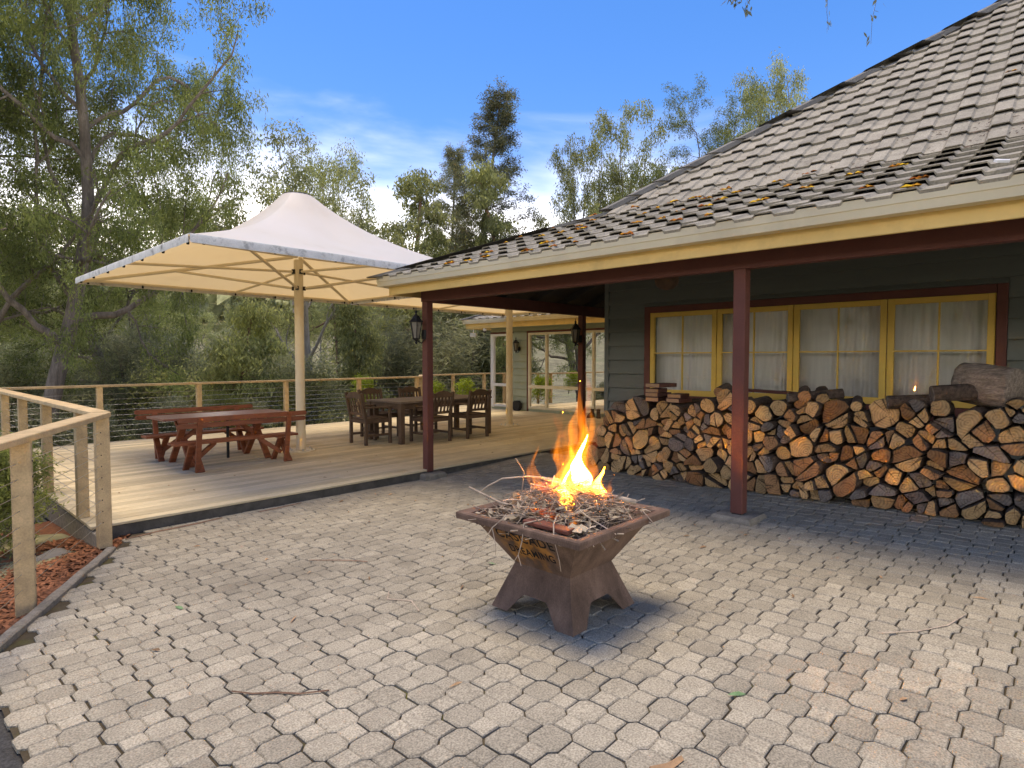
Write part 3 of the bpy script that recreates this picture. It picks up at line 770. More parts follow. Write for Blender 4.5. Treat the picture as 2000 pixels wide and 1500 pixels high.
# moss, leaf litter and a loose white scrap on the lower roof
V, F = [], []; V2, F2 = [], []
def blob(x, y, z, r, VV, FF):
    o = len(VV); VV.append((x, y, z+r*.55))
    for k in range(6):
        a = k*1.047+R.random(); VV.append((x+math.cos(a)*r*R.uniform(.6, 1.2), y+math.sin(a)*r*R.uniform(.7, 1.4), z+R.uniform(-.005, .004)))
    for k in range(6): FF.append((o, o+1+k, o+1+(k+1) % 6))
for (x, y, z, ang) in MOSSY:
    low = x < BX+.2
    pm = .42*math.exp(-((y-3.4)/2.3)**2) if low else .02
    if R.random() < pm:
        for _ in range(R.randint(3, 12)):
            w = R.gauss(.21, .03); t = R.uniform(-.004, .07)
            blob(x+t*math.cos(ang), y+w, z+t*math.sin(ang)+.062+R.uniform(.0, .012), R.uniform(.016, .036), V, F)
    if BX-.35 < x < BX+.25 and y < 4 and R.random() < .75:
        for _ in range(R.randint(8, 26)):
            w = R.uniform(0, .3); t = R.uniform(0, .3); zz = z+t*math.sin(ang)+.028+.01*R.random()
            a = R.uniform(0, 6.28); l = R.uniform(.01, .05); o = len(V2)
            V2 += [(x+t*math.cos(ang)-l*math.cos(a), y+w-l*math.sin(a), zz), (x+t*math.cos(ang)+.006, y+w+.006, zz+.012), (x+t*math.cos(ang)+l*math.cos(a), y+w+l*math.sin(a), zz+.006)]
            F2.append((o, o+1, o+2))
o = link('roof_moss', raw_mesh('roof_moss', V, F, 'moss', True)); o['kind'] = 'stuff'; tag(o, 'orange and green moss clumps on the lower roof tiles', 'moss')
o = link('roof_litter', raw_mesh('roof_litter', V2, F2, 'debris')); o['kind'] = 'stuff'; tag(o, 'dry leaf litter caught where the roof steepens', 'leaf litter')
mb = MB(); mb.prism([(-.05, -.03), (.01, -.045), (.06, .01), (.03, .035), (-.035, .03)], 0, .015)
o = solo('tile_fragment', mb, 'white_plastic', 'pale loose scrap lying on the roof just above the gutter', 'scrap')
o.location = (4.93, .36, roof_z(4.93)+.085); o.rotation_euler = (.1, -.37, .3)

# gutter, fascia, ceiling, rafters
prof = [(GX, GZ), (GX, GZ-.062), (GX+.007, GZ-.067), (GX+.014, GZ-.124), (GX+.12, GZ-.124), (GX+.12, GZ-.02), (GX+.106, GZ-.02),
        (GX+.106, GZ-.108), (GX+.024, GZ-.108), (GX+.016, GZ)]
mb = MB(); mb.prism([(x, z) for x, z in prof], YEND, GY, 'y')
gut = part('gutter', mb, 'gutter_paint', house)
mb = MB(); mb.prism([(2*GX*0+GY-(x-GX), z) for x, z in prof], GX+.125, 17, 'x'); part('gutter', mb, 'gutter_paint', house)
mb = MB(); mb.beam((GX+.138, YEND, 2.43), (GX+.138, GY-.105, 2.43), .028, .225, .003); part('fascia', mb, 'fascia_paint', house)
mb = MB(); mb.beam((GX+.155, GY-.138, 2.43), (17, GY-.138, 2.43), .028, .225, .003); part('fascia', mb, 'fascia_paint', house)
mb = MB()
dz = -.14
mb.add([(GX+.15, YEND, roof_z(GX+.15)+dz), (WX, YEND, roof_z(BX)+dz+S1*(WX-BX)), (WX, GY-(WX-GX), roof_z(BX)+dz+S1*(WX-BX)), (GX+.15, GY-.15, roof_z(GX+.15)+dz)], [(0, 1, 2, 3)])
mb.add([(GX+.15, GY-.15, roof_z(GX+.15)+dz), (WX, GY-(WX-GX), roof_z(BX)+dz+S1*(WX-BX)), (17, GY-(WX-GX), roof_z(BX)+dz+S1*(WX-BX)), (17, GY-.15, roof_z(GX+.15)+dz)], [(0, 1, 2, 3)])
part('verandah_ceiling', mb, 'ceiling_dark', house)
for k in range(12):
    yy = 5.9-k*.75; x1 = min(WX, GX+(GY-yy)) if yy > WY-1 else WX
    if x1 < GX+.4: continue
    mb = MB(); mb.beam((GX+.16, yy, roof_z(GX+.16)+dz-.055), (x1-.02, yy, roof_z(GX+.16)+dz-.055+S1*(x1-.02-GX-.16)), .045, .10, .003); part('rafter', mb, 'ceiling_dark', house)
for k in range(9):
    xx = 5.9+k*.75; y0 = max(WY, GY-(xx-GX))
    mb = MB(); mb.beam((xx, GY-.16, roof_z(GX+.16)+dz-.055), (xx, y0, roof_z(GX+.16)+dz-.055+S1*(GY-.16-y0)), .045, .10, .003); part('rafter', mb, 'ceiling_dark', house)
# beams and posts
PXp = 5.09; PYs = 6.31
mb = MB(); mb.beam((PXp, PYs+.05, 2.322), (PXp, YEND, 2.322), .10, .175, .004); part('verandah_beam', mb, 'maroon', house)
mb = MB(); mb.beam((PXp+.052, PYs, 2.318), (16.5, PYs, 2.318), .095, .170, .004); part('verandah_beam', mb, 'maroon', house)
def post(x, y, z0, pier):
    mb = MB(); mb._oct(Vector((x, y, z0)), Vector((x, y, 2.233)), Vector((1, 0, 0)), Vector((0, 1, 0)), .105, .105, .006, 0)
    p = part('verandah_post', mb, 'maroon', house)
    if pier:
        mb = MB(); zz = z0-.012
        mb.lathe((x, y, 0), [], 4) if False else None
        pl = [(-.18, -.17), (.17, -.18), (.18, .16), (-.16, .18)]
        mb.add([(x+a*.9, y+b*.9, zz) for a, b in pl]+[(x+a, y+b, zz-.025) for a, b in pl]+[(x+a*1.05, y+b*1.05, zz-.16) for a, b in pl],
               [(0, 1, 2, 3)]+[(i, 4+i, 4+(i+1) % 4, (i+1) % 4) for i in range(4)]+[(4+i, 8+i, 8+(i+1) % 4, 4+(i+1) % 4) for i in range(4)])
        part('pier', mb, 'concrete', house)
        mb = MB(); mb.box((x, y, z0-.006), (.085, .085, .02)); part('post_stirrup', mb, 'black_metal', house)
post(PXp, 2.07, .150, True)
post(PXp, 6.29, -.03, True)
post(8.57, PYs, .003, False)
# wall: inner lining, boards, window
wlo, whi = .0, 3.35
def wallbox(y0, y1, z0, z1): m_ = MB(); m_.box((WX+.07, (y0+y1)/2, (z0+z1)/2), (.10, y1-y0, z1-z0)); return m_
WY0, WY1, WZ0, WZ1 = .542, 4.305, .983, 2.112      # window opening
for q in ((YEND, WY0-.02, wlo, whi), (WY1+.02, WY, wlo, whi), (WY0-.02, WY1+.02, WZ1+.02, whi), (WY0-.02, WY1+.02, wlo, WZ0-.02)):
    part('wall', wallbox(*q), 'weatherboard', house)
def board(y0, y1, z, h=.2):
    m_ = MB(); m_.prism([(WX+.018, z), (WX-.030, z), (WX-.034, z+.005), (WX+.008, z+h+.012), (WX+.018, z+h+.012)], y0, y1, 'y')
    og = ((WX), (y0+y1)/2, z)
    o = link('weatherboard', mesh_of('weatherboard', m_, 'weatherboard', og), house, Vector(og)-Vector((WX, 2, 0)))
tr = .088                                          # red trim width
z = .06
while z < 3.3:
    h = .2; zt = z+h
    if zt <= WZ0-tr or z >= WZ1+tr: board(YEND, WY-.07, z)
    else:
        board(YEND, WY0-tr-.003, z); board(WY1+tr+.003, WY-.07, z)
        if z < WZ1+tr < zt: board(WY0-tr, WY1+tr, WZ1+tr+.003, zt-WZ1-tr-.003)
        if z < WZ0-tr < zt: board(WY0-tr, WY1+tr, z, WZ0-tr-z-.014)
    z += h
mb = MB(); mb.beam((WX-.012, WY-.035, .0), (WX-.012, WY-.035, 3.3), .07, .045, .003, up=(1, 0, 0)); part('corner_board', mb, 'weatherboard', house)
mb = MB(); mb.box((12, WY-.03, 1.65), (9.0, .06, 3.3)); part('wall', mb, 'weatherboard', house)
# window with four sashes
for a, b in (((WX-.008, WY0-tr/2, WZ0-tr), (WX-.008, WY0-tr/2, WZ1+tr)), ((WX-.008, WY1+tr/2, WZ0-tr), (WX-.008, WY1+tr/2, WZ1+tr))):
    mb = MB(); mb.beam(a, b, tr-.004, .055, .004, up=(1, 0, 0)); part('window_trim', mb, 'maroon', house)
mb = MB(); mb.beam((WX-.008, WY0, WZ1+tr/2), (WX-.008, WY1, WZ1+tr/2), .055, tr-.003, .004); part('window_trim', mb, 'maroon', house)
mb = MB(); mb.beam((WX-.012, WY0, WZ0-tr/2), (WX-.012, WY1, WZ0-tr/2), .06, tr-.003, .004); part('window_trim', mb, 'maroon', house)
mb = MB(); mb.beam((WX-.05, WY0-tr-.04, WZ0-tr-.03), (WX-.05, WY1+tr+.04, WZ0-tr-.03), .16, .04, .005); part('window_sill', mb, 'maroon', house)
divs = [4.305, 3.341, 2.404, 1.451, .542]
for k in range(4):
    y1, y0 = divs[k]-.004, divs[k+1]+.004; st = .062; xx = WX-.006+.004*(k % 2)
    sash = None
    mb = MB()
    mb.beam((xx, y0+st/2, WZ0), (xx, y0+st/2, WZ1), st, .045, .004, up=(1, 0, 0))
    mb.beam((xx, y1-st/2, WZ0), (xx, y1-st/2, WZ1), st, .045, .004, up=(1, 0, 0))
    mb.beam((xx, y0+st+.0005, WZ1-st/2), (xx, y1-st-.0005, WZ1-st/2), .043, st, .004)
    mb.beam((xx, y0+st+.0005, WZ0+st*.6), (xx, y1-st-.0005, WZ0+st*.6), .043, st*1.2, .004)
    sash = part('window_sash', mb, 'window_yellow', house)
    ym, zm = (y0+y1)/2, (WZ0+WZ1)/2+.01
    mb = MB(); mb.beam((xx, ym, WZ0+st*1.2), (xx, ym, WZ1-st), .016, .03, .002, up=(1, 0, 0)); part('glazing_bar', mb, 'window_yellow', sash)
    mb = MB(); mb.beam((xx-.001, y0+st, zm), (xx-.001, ym-.009, zm), .03, .016, .002); mb.beam((xx-.001, ym+.009, zm), (xx-.001, y1-st, zm), .03, .016, .002); part('glazing_bar', mb, 'window_yellow', sash)
    for (a, b) in ((y0+st, ym), (ym, y1-st)):
        for (c, d) in ((WZ0+st*1.2, zm), (zm, WZ1-st)):
            mb = MB(); rx = R.uniform(-.002, .002)
            mb.add([(xx+.008+rx, a, c), (xx+.008, b, c), (xx+.008-rx, b, d), (xx+.008, a, d)], [(0, 1, 2, 3)]); part('glass_pane', mb, 'pane', sash)
# curtains: gathered sheers behind each sash
for k in range(4):
    y1, y0 = divs[k], divs[k+1]; V, F = [], []; nn = 90
    ph = R.uniform(0, 6); fr = R.uniform(42, 58)
    open_l = R.uniform(.0, .06)
    for i in range(nn+1):
        t = i/nn; y = y0+open_l+(y1-y0-open_l)*t
        amp = .022+.014*math.sin(t*9+ph)
        for j, z in enumerate((WZ0-.15, 1.3, 1.7, WZ1+.1)):
            w = fr*t*(1+.05*j)+ph+1.3*math.sin(t*7+ph)
            V.append((WX+.17+amp*math.sin(w)*(1.1-.14*j), y, z))
    for i in range(nn):
        for j in range(3): F.append((i*4+j, (i+1)*4+j, (i+1)*4+j+1, i*4+j+1))
    me = raw_mesh('curtain', np.array(V)-np.array((WX, 2, 0)), F, 'curtain', True); link('curtain', me, house)
mb = MB(); mb.box((9.2, 1, .0), (3.3, 8.0, .05)); mb.box((10.9, 1, 1.5), (.1, 8.0, 3.0)); mb.box((9.2, 1, 2.75), (3.3, 8, .05)); mb.box((9.2, -3.0, 1.4), (3.3, .1, 2.7)); part('room', mb, 'room_wall', house)
# dark paper nest hanging under the beam
mb = MB(); mb.lathe((5.9, 3.22, 2.22), [(.02, 0), (.075, .015), (.12, .06), (.13, .12), (.10, .19), (.05, .24)], 12)
solo('ceiling_lamp', mb, 'boot_leather', 'round dark lamp under the verandah ceiling left of the middle post', 'lamp', smooth=True)

# lanterns
def lantern(loc, rz, label):
    t = thing('wall_lantern', label, 'lantern', loc, rz, 'lanterns on the posts and wall')
    mb = MB(); mb.lathe((0, 0, 0), [(.012, -.23), (.02, -.21), (.012, -.19), (.03, -.175), (.055, -.165), (.06, -.155), (.03, -.15)], 6); lpart('base', mb, 'black_metal', t)
    mb = MB(); mb.lathe((0, 0, 0), [(.038, -.15), (.075, .055)], 6); lpart('glass', mb, 'frost_glass', t)
    mb = MB()
    for k in range(6):
        a = k*math.pi/3; mb.tube([(.042*math.cos(a), .042*math.sin(a), -.155), (.081*math.cos(a), .081*math.sin(a), .06)], .006, 4)
    lpart('cage', mb, 'black_metal', t)
    mb = MB(); mb.lathe((0, 0, 0), [(.095, .055), (.098, .068), (.06, .105), (.045, .135), (.018, .155), (.012, .175), (.02, .19), (.008, .21), (.003, .25)], 6); lpart('roof', mb, 'black_metal', t)
    mb = MB(); mb.tube([(.03, 0, -.19), (.09, 0, -.215), (.13, 0, -.17), (.135, 0, -.10)], .009, 6); mb.lathe((.135, 0, -.10), [(.035, -.06), (.04, 0), (.035, .06)], 8); lpart('bracket', mb, 'black_metal', t)
    return t
lantern((PXp-.19, 6.29, 1.90), 0, 'black lantern on the corner verandah post by the dining table')
lantern((8.57-.19, PYs, 1.93), 0, 'black lantern on the dark verandah post behind the flames')
lantern((12.79-.17, 11.62, 1.88), 0, 'black lantern on the daylight-lightened green boards of the far wing')

# ------------------------------------------------------------------ far wing
VX, VY = 12.79, 12.78
wing = thing('house_wing', 'green weatherboard wing, boards coloured lighter for daylight, with cream sliding windows behind the deck', 'house', (VX, 10, 0))
def wb(y0, y1, z, h=.2):
    m_ = MB(); m_.prism([(VX+.03, z), (VX-.030, z), (VX-.034, z+.005), (VX+.008, z+h+.010), (VX+.03, z+h+.010)], y0, y1, 'y')
    og = (VX, (y0+y1)/2, z); link('weatherboard', mesh_of('weatherboard', m_, 'wing_board_daylit', og), wing, Vector(og)-Vector((VX, 10, 0)))
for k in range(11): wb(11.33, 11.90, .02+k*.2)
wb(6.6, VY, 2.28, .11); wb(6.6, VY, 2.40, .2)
mb = MB(); mb.box((VX+.075, 11.61, 1.15), (.09, .60, 2.3)); mb.box((VX+.075, 9.7, 2.42), (.09, 6.2, .30)); part('wall', mb, 'wing_board_daylit', wing)
mb = MB(); mb.box((VX+.04, 9.0, .02), (.10, 4.6, .09)); mb.box((VX+.04, 12.36, .02), (.10, .83, .09)); part('plinth', mb, 'wing_board_daylit', wing)
for p0, p1, w, h, up in (((VX-.01, 11.305, .0), (VX-.01, 11.305, 2.27), .045, .06, (1, 0, 0)), ((VX-.01, 11.28, 2.25), (VX-.01, 6.6, 2.25), .06, .045, (0, 0, 1)), ((VX-.01, VY, 2.25), (VX-.01, 11.9, 2.25), .06, .045, (0, 0, 1))):
    mb = MB(); mb.beam(p0, p1, w, h, .003, up=up); part('trim', mb, 'maroon', wing)
def vframe(y, z0, z1, w=.06, m='cream_frame', x=VX): mb = MB(); mb.beam((x, y, z0), (x, y, z1), w, .07, .004, up=(1, 0, 0)); part('window_frame', mb, m, wing)
def hframe(y0, y1, z, h=.06, m='cream_frame', x=VX): mb = MB(); mb.beam((x, y0, z), (x, y1, z), .066, h, .004); part('window_frame', mb, m, wing)
for y in (11.25, 10.62, 9.04, 7.46): vframe(y, .07, 2.22)
for a, b in ((10.65, 11.22), (9.07, 10.59), (7.49, 9.01)):
    for z, h in ((.10, .06), (.70, .085), (2.19, .06)): hframe(a, b, z, h)
    for c, d in ((.13, .66), (.74, 2.16)):
        mb = MB(); mb.add([(VX+.01, a, c), (VX+.01, b, c), (VX+.01, b, d), (VX+.01, a, d)], [(0, 1, 2, 3)]); part('glass_pane', mb, 'pane', wing)
vframe(VY-.06, .05, 2.23, .13, 'white_frame'); vframe(11.93, .07, 2.23, .05)
for z, h in ((.10, .06), (.72, .08), (2.19, .06)): hframe(11.955, VY-.125, z, h, 'white_frame')
for c, d in ((.13, .68), (.76, 2.16)):
    mb = MB(); mb.add([(VX+.01, 11.955, c), (VX+.01, VY-.125, c), (VX+.01, VY-.125, d), (VX+.01, 11.955, d)], [(0, 1, 2, 3)]); part('glass_pane', mb, 'pane', wing)
# room behind: floor, ceiling, far walls with windows, sofa
mb = MB(); mb.box((15.0, 9.7, .03), (4.3, 6.1, .05)); part('room_floor', mb, 'floor_tile', wing)
mb = MB(); mb.box((15.0, 9.7, 2.52), (4.3, 6.1, .05)); part('room_ceiling', mb, 'room_wall', wing)
BXr = 17.1
for a, b, c, d in ((6.6, 12.78, 0, .55), (6.6, 12.78, 2.15, 2.5), (11.8, 12.78, .55, 2.15), (9.0, 9.7, .55, 2.15), (6.6, 6.9, .55, 2.15)):
    mb = MB(); mb.box((BXr, (a+b)/2, (c+d)/2), (.1, b-a-.002, d-c-.002)); part('room_wall', mb, 'room_wall', wing)
for y in (11.77, 10.75, 9.73, 8.97, 7.95, 6.93):
    mb = MB(); mb.box((BXr-.06, y, 1.35), (.05, .07, 1.6)); part('window_frame', mb, 'white_frame', wing)
for a, b, c, d in ((12.9, 17.1, 0, .4), (12.9, 17.1, 2.2, 2.5), (14.3, 15.1, .4, 2.2)):
    mb = MB(); mb.box(((a+b)/2, VY-.02, (c+d)/2), (b-a-.01, .1, d-c-.002)); part('room_wall', mb, 'room_wall', wing)
mb = MB(); mb.box((15, 6.55, 1.25), (4.3, .1, 2.5)); part('room_wall', mb, 'room_wall', wing)
mb = MB()
for i in range(40):
    t = i/39; y = 11.15-.42*t*(1); x = VX+.16+.025*math.sin(t*34)
    for z in (.12, .62, 1.2, 2.15): mb.v.append((x, 11.2-(11.2-y)*(1.0 if z > 1 else (.65 if z > .5 else .8)), z))
for i in range(39):
    for j in range(3): mb.f.append((i*4+j, (i+1)*4+j, (i+1)*4+j+1, i*4+j+1)); mb.m.append(0)
part('curtain', mb, 'cream_curtain', wing, smooth=True)
sofa = thing('sofa', 'black leather sofa seen through the sliding windows of the far wing', 'sofa', (14.2, 10.0, .06))
for nm, c, d in (('seat', (14.2, 10.0, .36), (.85, 2.0, .22)), ('backrest', (13.86, 10.0, .56), (.22, 2.05, .62)), ('armrest', (14.2, 11.08, .45), (.85, .2, .5)), ('armrest', (14.2, 8.92, .45), (.85, .2, .5)), ('headrest', (13.88, 10.3, .90), (.18, .7, .13))):
    mb = MB(); mb.box(c, d, ch=.04); part(nm, mb, 'leather', sofa)
for x, y in ((13.85, 9.0), (13.85, 11.0), (14.55, 9.0), (14.55, 11.0)):
    mb = MB(); mb.box((x, y, .15), (.05, .05, .19)); part('leg', mb, 'steel_wire', sofa)
emit_mat('bulb', (1.0, .55, .16), 14)
for x, y, z, lb in ((14.6, 12.2, 1.72, 'small lit amber lamp behind the corner window of the wing'), (15.2, 9.1, 1.78, 'small lit amber lamp behind the sliding window of the wing')):
    t = thing('pendant_lamp', lb, 'lamp', (x, y, z))
    mb = MB(); mb.lathe((x, y, z), [(.01, -.05), (.04, -.03), (.05, 0), (.035, .035), (.01, .05)], 8); part('bulb', mb, 'bulb', t, True)
    mb = MB(); mb.lathe((x, y, z), [(.09, .02), (.05, .09), (.015, .12)], 10); mb.tube([(x, y, z+.11), (x, y, 2.5)], .005, 5); part('shade', mb, 'black_metal', t)
# wing roof
WGX, WGY, WGZ = 12.17, 13.40, 2.65
wz = lambda x: WGZ-.04+S1*(x-WGX)
mb = MB(); mb.add([(WGX, 6.5, wz(WGX)-.02), (17.4, 6.5, wz(17.4)-.02), (17.4, WGY-(17.4-WGX)*.0-5.23, wz(17.4)-.02), (WGX, WGY, wz(WGX)-.02)], [(0, 1, 2, 3)])
mb.add([(WGX, WGY, wz(WGX)-.02), (17.4, WGY-5.23, wz(17.4)-.02), (17.4, WGY, wz(WGX)-.02)], [(0, 1, 2)])
wroof = part('roof', mb, 'roof_tile', wing)
ang = math.atan(S1); run = TL*math.cos(ang)
for r_ in range(9):
    x = WGX+.01+r_*run; yy = 8.2
    while yy+TW < WGY-(x-WGX)-.1:
        M = Matrix.Translation((x, yy, wz(x))) @ Matrix.Rotation(-ang, 4, 'Y')
        o = link('roof_tile', tile_me, wroof); o.matrix_basis = Matrix.Translation(-Vector((VX, 10, 0))) @ M; yy += TW
u = 0
while u < 2.6:
    x = WGX+u; L = .40/math.sqrt(2+S1*S1); p0 = Vector((x, WGY-u, wz(x)+.04)); p1 = Vector((x+L*1.08, WGY-u-L*1.08, wz(x)+.04+S1*L*1.08))
    part('hip_cap', hip_cap(p0, p1), 'hip_tile', wroof); u += L
mb = MB(); mb.prism([(x-GX+WGX, z-GZ+WGZ) for x, z in prof], 6.5, WGY, 'y'); part('gutter', mb, 'gutter_paint', wing)
mb = MB(); mb.beam((WGX+.138, 6.5, 2.49), (WGX+.138, WGY-.02, 2.49), .028, .22, .003); part('fascia', mb, 'fascia_paint', wing)
mb = MB(); mb.beam((WGX+.155, WGY-.05, 2.49), (17, WGY-.05, 2.49), .028, .22, .003); part('fascia', mb, 'fascia_paint', wing)
mb = MB(); mb.box(((WGX+.16+VX)/2, 9.9, 2.44), (VX-WGX-.17, 6.9, .015)); part('soffit', mb, 'cream_frame', wing)
# camera and flood light under the wing eave
t = thing('security_camera', 'small white security camera under the far wing eave', 'camera', (12.36, 12.62, 2.36))
mb = MB(); mb.lathe((12.36, 12.62, 2.30), [(.05, 0), (.055, .05), (.06, .10), (.045, .12)], 12); part('housing', mb, 'white_plastic', t, True)
mb = MB(); mb.lathe((12.36, 12.62, 2.25), [(.015, 0), (.04, .02), (.05, .05)], 12); part('dome', mb, 'black_plastic', t, True)
t = thing('flood_light', 'small cream flood light hanging below the far wing eave', 'light', (12.35, 13.15, 2.2))
mb = MB(); mb.box((12.35, 13.1, 2.20), (.10, .18, .12), rz=.4, ch=.01); part('housing', mb, 'cream_frame', t)
mb = MB(); mb.tube([(12.35, 13.1, 2.26), (12.35, 13.1, 2.38)], .012, 6); part('arm', mb, 'white_plastic', t)
# items at the wing wall
mb = MB()
for k in range(8): pass
pts8 = [(.155*math.cos(math.pi/8+k*math.pi/4), .15+.155*math.sin(math.pi/8+k*math.pi/4)) for k in range(8)]
mb.prism(pts8, -.06, .06, 'x'); box8 = solo('octagonal_box', mb, 'black_plastic', 'black octagonal box standing against the far wing wall', 'box')
box8.location = (12.62, 11.58, .004)
for k in range(2):
    mb = MB()
    sec = [(0, .05, .10), (.08, .06, .12), (.2, .05, .09), (.27, .045, .05)]
    vs = []
    for t_, w, h in sec:
        for a, b in ((-w, 0), (w, 0), (w*.8, h), (-w*.8, h)): vs.append((t_, a, b))
    mb.add(vs, [(i*4+j, i*4+(j+1) % 4, (i+1)*4+(j+1) % 4, (i+1)*4+j) for i in range(3) for j in range(4)]+[(0, 1, 2, 3), (12, 13, 14, 15)])
    mb.lathe((.045, 0, .08), [(.05, 0), (.048, .08), (.052, .13)], 8)
    b = solo('work_boot', mb, 'boot_leather', 'brown work boot on the deck beside the far wing window', 'boot', 'pair of boots by the far window', (0, 0, 0))
    b.location = (12.52, 8.86-.16*k, .004); b.rotation_euler = (0, 0, 3.3+.5*k)

# ------------------------------------------------------------------ shade umbrellas
def umbrella(cx, cy, label):
    t = thing('shade_umbrella', label, 'umbrella', (cx, cy, 0), group='shade umbrellas over the deck')
    a, ze, zt = 2.45, 2.745, 4.06
    mb = MB(); mb.lathe((0, 0, 0), [(.22, .0), (.22, .018), (.075, .02), (.072, 2.0), (.072, 3.05)], 20); lpart('pole', mb, 'pole_cream', t, False)
    for k in range(6):
        mb = MB(); an = k*math.pi/3+.2; mb.lathe((.175*math.cos(an), .175*math.sin(an), .018), [(.016, 0), (.016, .014), (.006, .03)], 6); lpart('bolt', mb, 'steel_wire', t)
    # fabric: concave tent from a square edge to a small round cap
    V, F = [], []; n, rr = 96, 15
    for j in range(rr+1):
        q = j/rr                              # 0 edge, 1 cap
        z = ze+(zt-ze)*(.62*q+.38*q**3.6)
        for i in range(n):
            an = 2*math.pi*i/n; c, s_ = math.cos(an), math.sin(an)
            sq = a/max(abs(c), abs(s_)); cir = .225
            pinch = 1-.035*math.sin(2*an)**2*0
            rad = sq*(1-q)+cir*q
            sag = -.05*math.sin(math.pi*q)*abs(math.sin(2*an))*0
            hips = -.05*math.sin(math.pi*q)*(1-abs(math.sin(2*an)))
            V.append((rad*c, rad*s_, z+hips))
    for j in range(rr):
        for i in range(n): F.append((j*n+i, j*n+(i+1) % n, (j+1)*n+(i+1) % n, (j+1)*n+i))
    link('canopy', raw_mesh('canopy', V, F, 'canopy_fabric', True), t)
    mb = MB(); mb.lathe((0, 0, zt), [(.230, -.012), (.235, .0), (.21, .012), (.05, .025)], 20); lpart('cap', mb, 'black_metal', t)
    # valance hanging from the edge, one strip a side
    for k in range(4):
        V, F = [], []; m_ = 40
        e0 = Vector((-a, -a, 0)); e1 = Vector((a, -a, 0)); rot = Matrix.Rotation(k*math.pi/2, 3, 'Z')
        for i in range(m_+1):
            p = rot @ e0.lerp(e1, i/m_); nrm = rot @ Vector((0, -1, 0)); wv = .006*math.sin(i*1.9+k)
            for z, o_ in ((ze+.012, .0), (ze-.01, .012), (ze-.082, .012+wv)): V.append((p.x+nrm.x*o_, p.y+nrm.y*o_, z))
        for i in range(m_):
            for j in range(2): F.append((i*3+j, (i+1)*3+j, (i+1)*3+j+1, i*3+j+1))
        link('valance', raw_mesh('valance', V, F, 'valance', True), t)
    # frame: edge bars, hip rafters, struts from the pole collar
    for k in range(4):
        rot = Matrix.Rotation(k*math.pi/2, 3, 'Z')
        mb = MB(); mb.tube([rot @ Vector((-a+.03, -a+.03, ze-.02)), rot @ Vector((a-.03, -a+.03, ze-.02))], .022, 8); lpart('edge_bar', mb, 'pole_cream', t)
        hp = [rot @ Vector((-(a-.05)*(1-q)-.06*q, -(a-.05)*(1-q)-.06*q, ze-.02+(.40)*q-.03)) for q in (0, .25, .5, .75, 1)]
        mb = MB(); mb.tube(hp, .026, 8); lpart('rafter', mb, 'pole_cream', t)
        mb = MB(); mb.tube([rot @ Vector((0, -.07, 2.86)), rot @ Vector((0, -a+.05, ze-.02))], .02, 8); lpart('strut', mb, 'pole_cream', t)
        mb = MB(); mb.tube([rot @ Vector((-.05, -.05, 2.60)), rot @ Vector((-1.35, -1.35, ze+.12))], .022, 8); lpart('strut', mb, 'pole_cream', t)
        mb = MB(); mb.lathe(tuple(rot @ Vector((0, -.085, 2.86))), [(.03, -.035), (.03, .035)], 8); lpart('clamp', mb, 'black_metal', t)
        mb = MB(); mb.lathe(tuple(rot @ Vector((-.06, -.06, 2.60))), [(.028, -.03), (.028, .03)], 8); lpart('clamp', mb, 'black_metal', t)
        for q in range(7):
            mb = MB(); f_ = -a+.15+q*(2*a-.3)/6; p = rot @ Vector((f_, -a+.035, ze-.06)); mb.lathe(tuple(p), [(.014, -.02), (.018, .0), (.012, .03)], 6); lpart('tie_knob', mb, 'black_metal', t)
    return t
umbrella(4.71, 9.05, 'cream shade umbrella on a pole beside the red picnic table')
umbrella(9.68, 9.11, 'cream shade umbrella on the pole nearer the far wing')

# ------------------------------------------------------------------ picnic set
def plank(mb, x0, x1, y, z, w, th): mb.beam((x0, y, z), (x1, y, z), w, th, .006)
PCX = 3.47
t = thing('picnic_table', 'red brown slatted picnic table with crossed legs on the deck', 'table', (PCX, 9.06, 0))
x0, x1 = PCX-.86, PCX+.86
for k in range(5):
    mb = MB(); plank(mb, x0, x1, 9.06-.28+k*.14, .665, .134, .030); part('plank', mb, 'picnic_top', t)
for sx in (-1, 1):
    xx = PCX+sx*.53
    for sy in (-1, 1):
        mb = MB(); mb.beam((xx+.02*sy, 9.06-sy*.34, .0), (xx+.02*sy, 9.06+sy*.24, .648), .04, .085, .004, up=(1, 0, 0)) ; part('leg', mb, 'picnic_paint', t)
    mb = MB(); mb.beam((xx+.05, 9.06-.30, .622), (xx+.05, 9.06+.30, .622), .04, .05, .004); part('cleat', mb, 'picnic_paint', t)
    mb = MB(); mb.beam((xx, 9.06, .33), (PCX+sx*.12, 9.06, .640), .045, .06, .004); part('brace', mb, 'picnic_paint', t)
mb = MB(); mb.tube([(PCX+.1, 9.06, .02), (PCX+.1, 9.06, .66)], .02, 8); part('umbrella_socket', mb, 'black_metal', t)

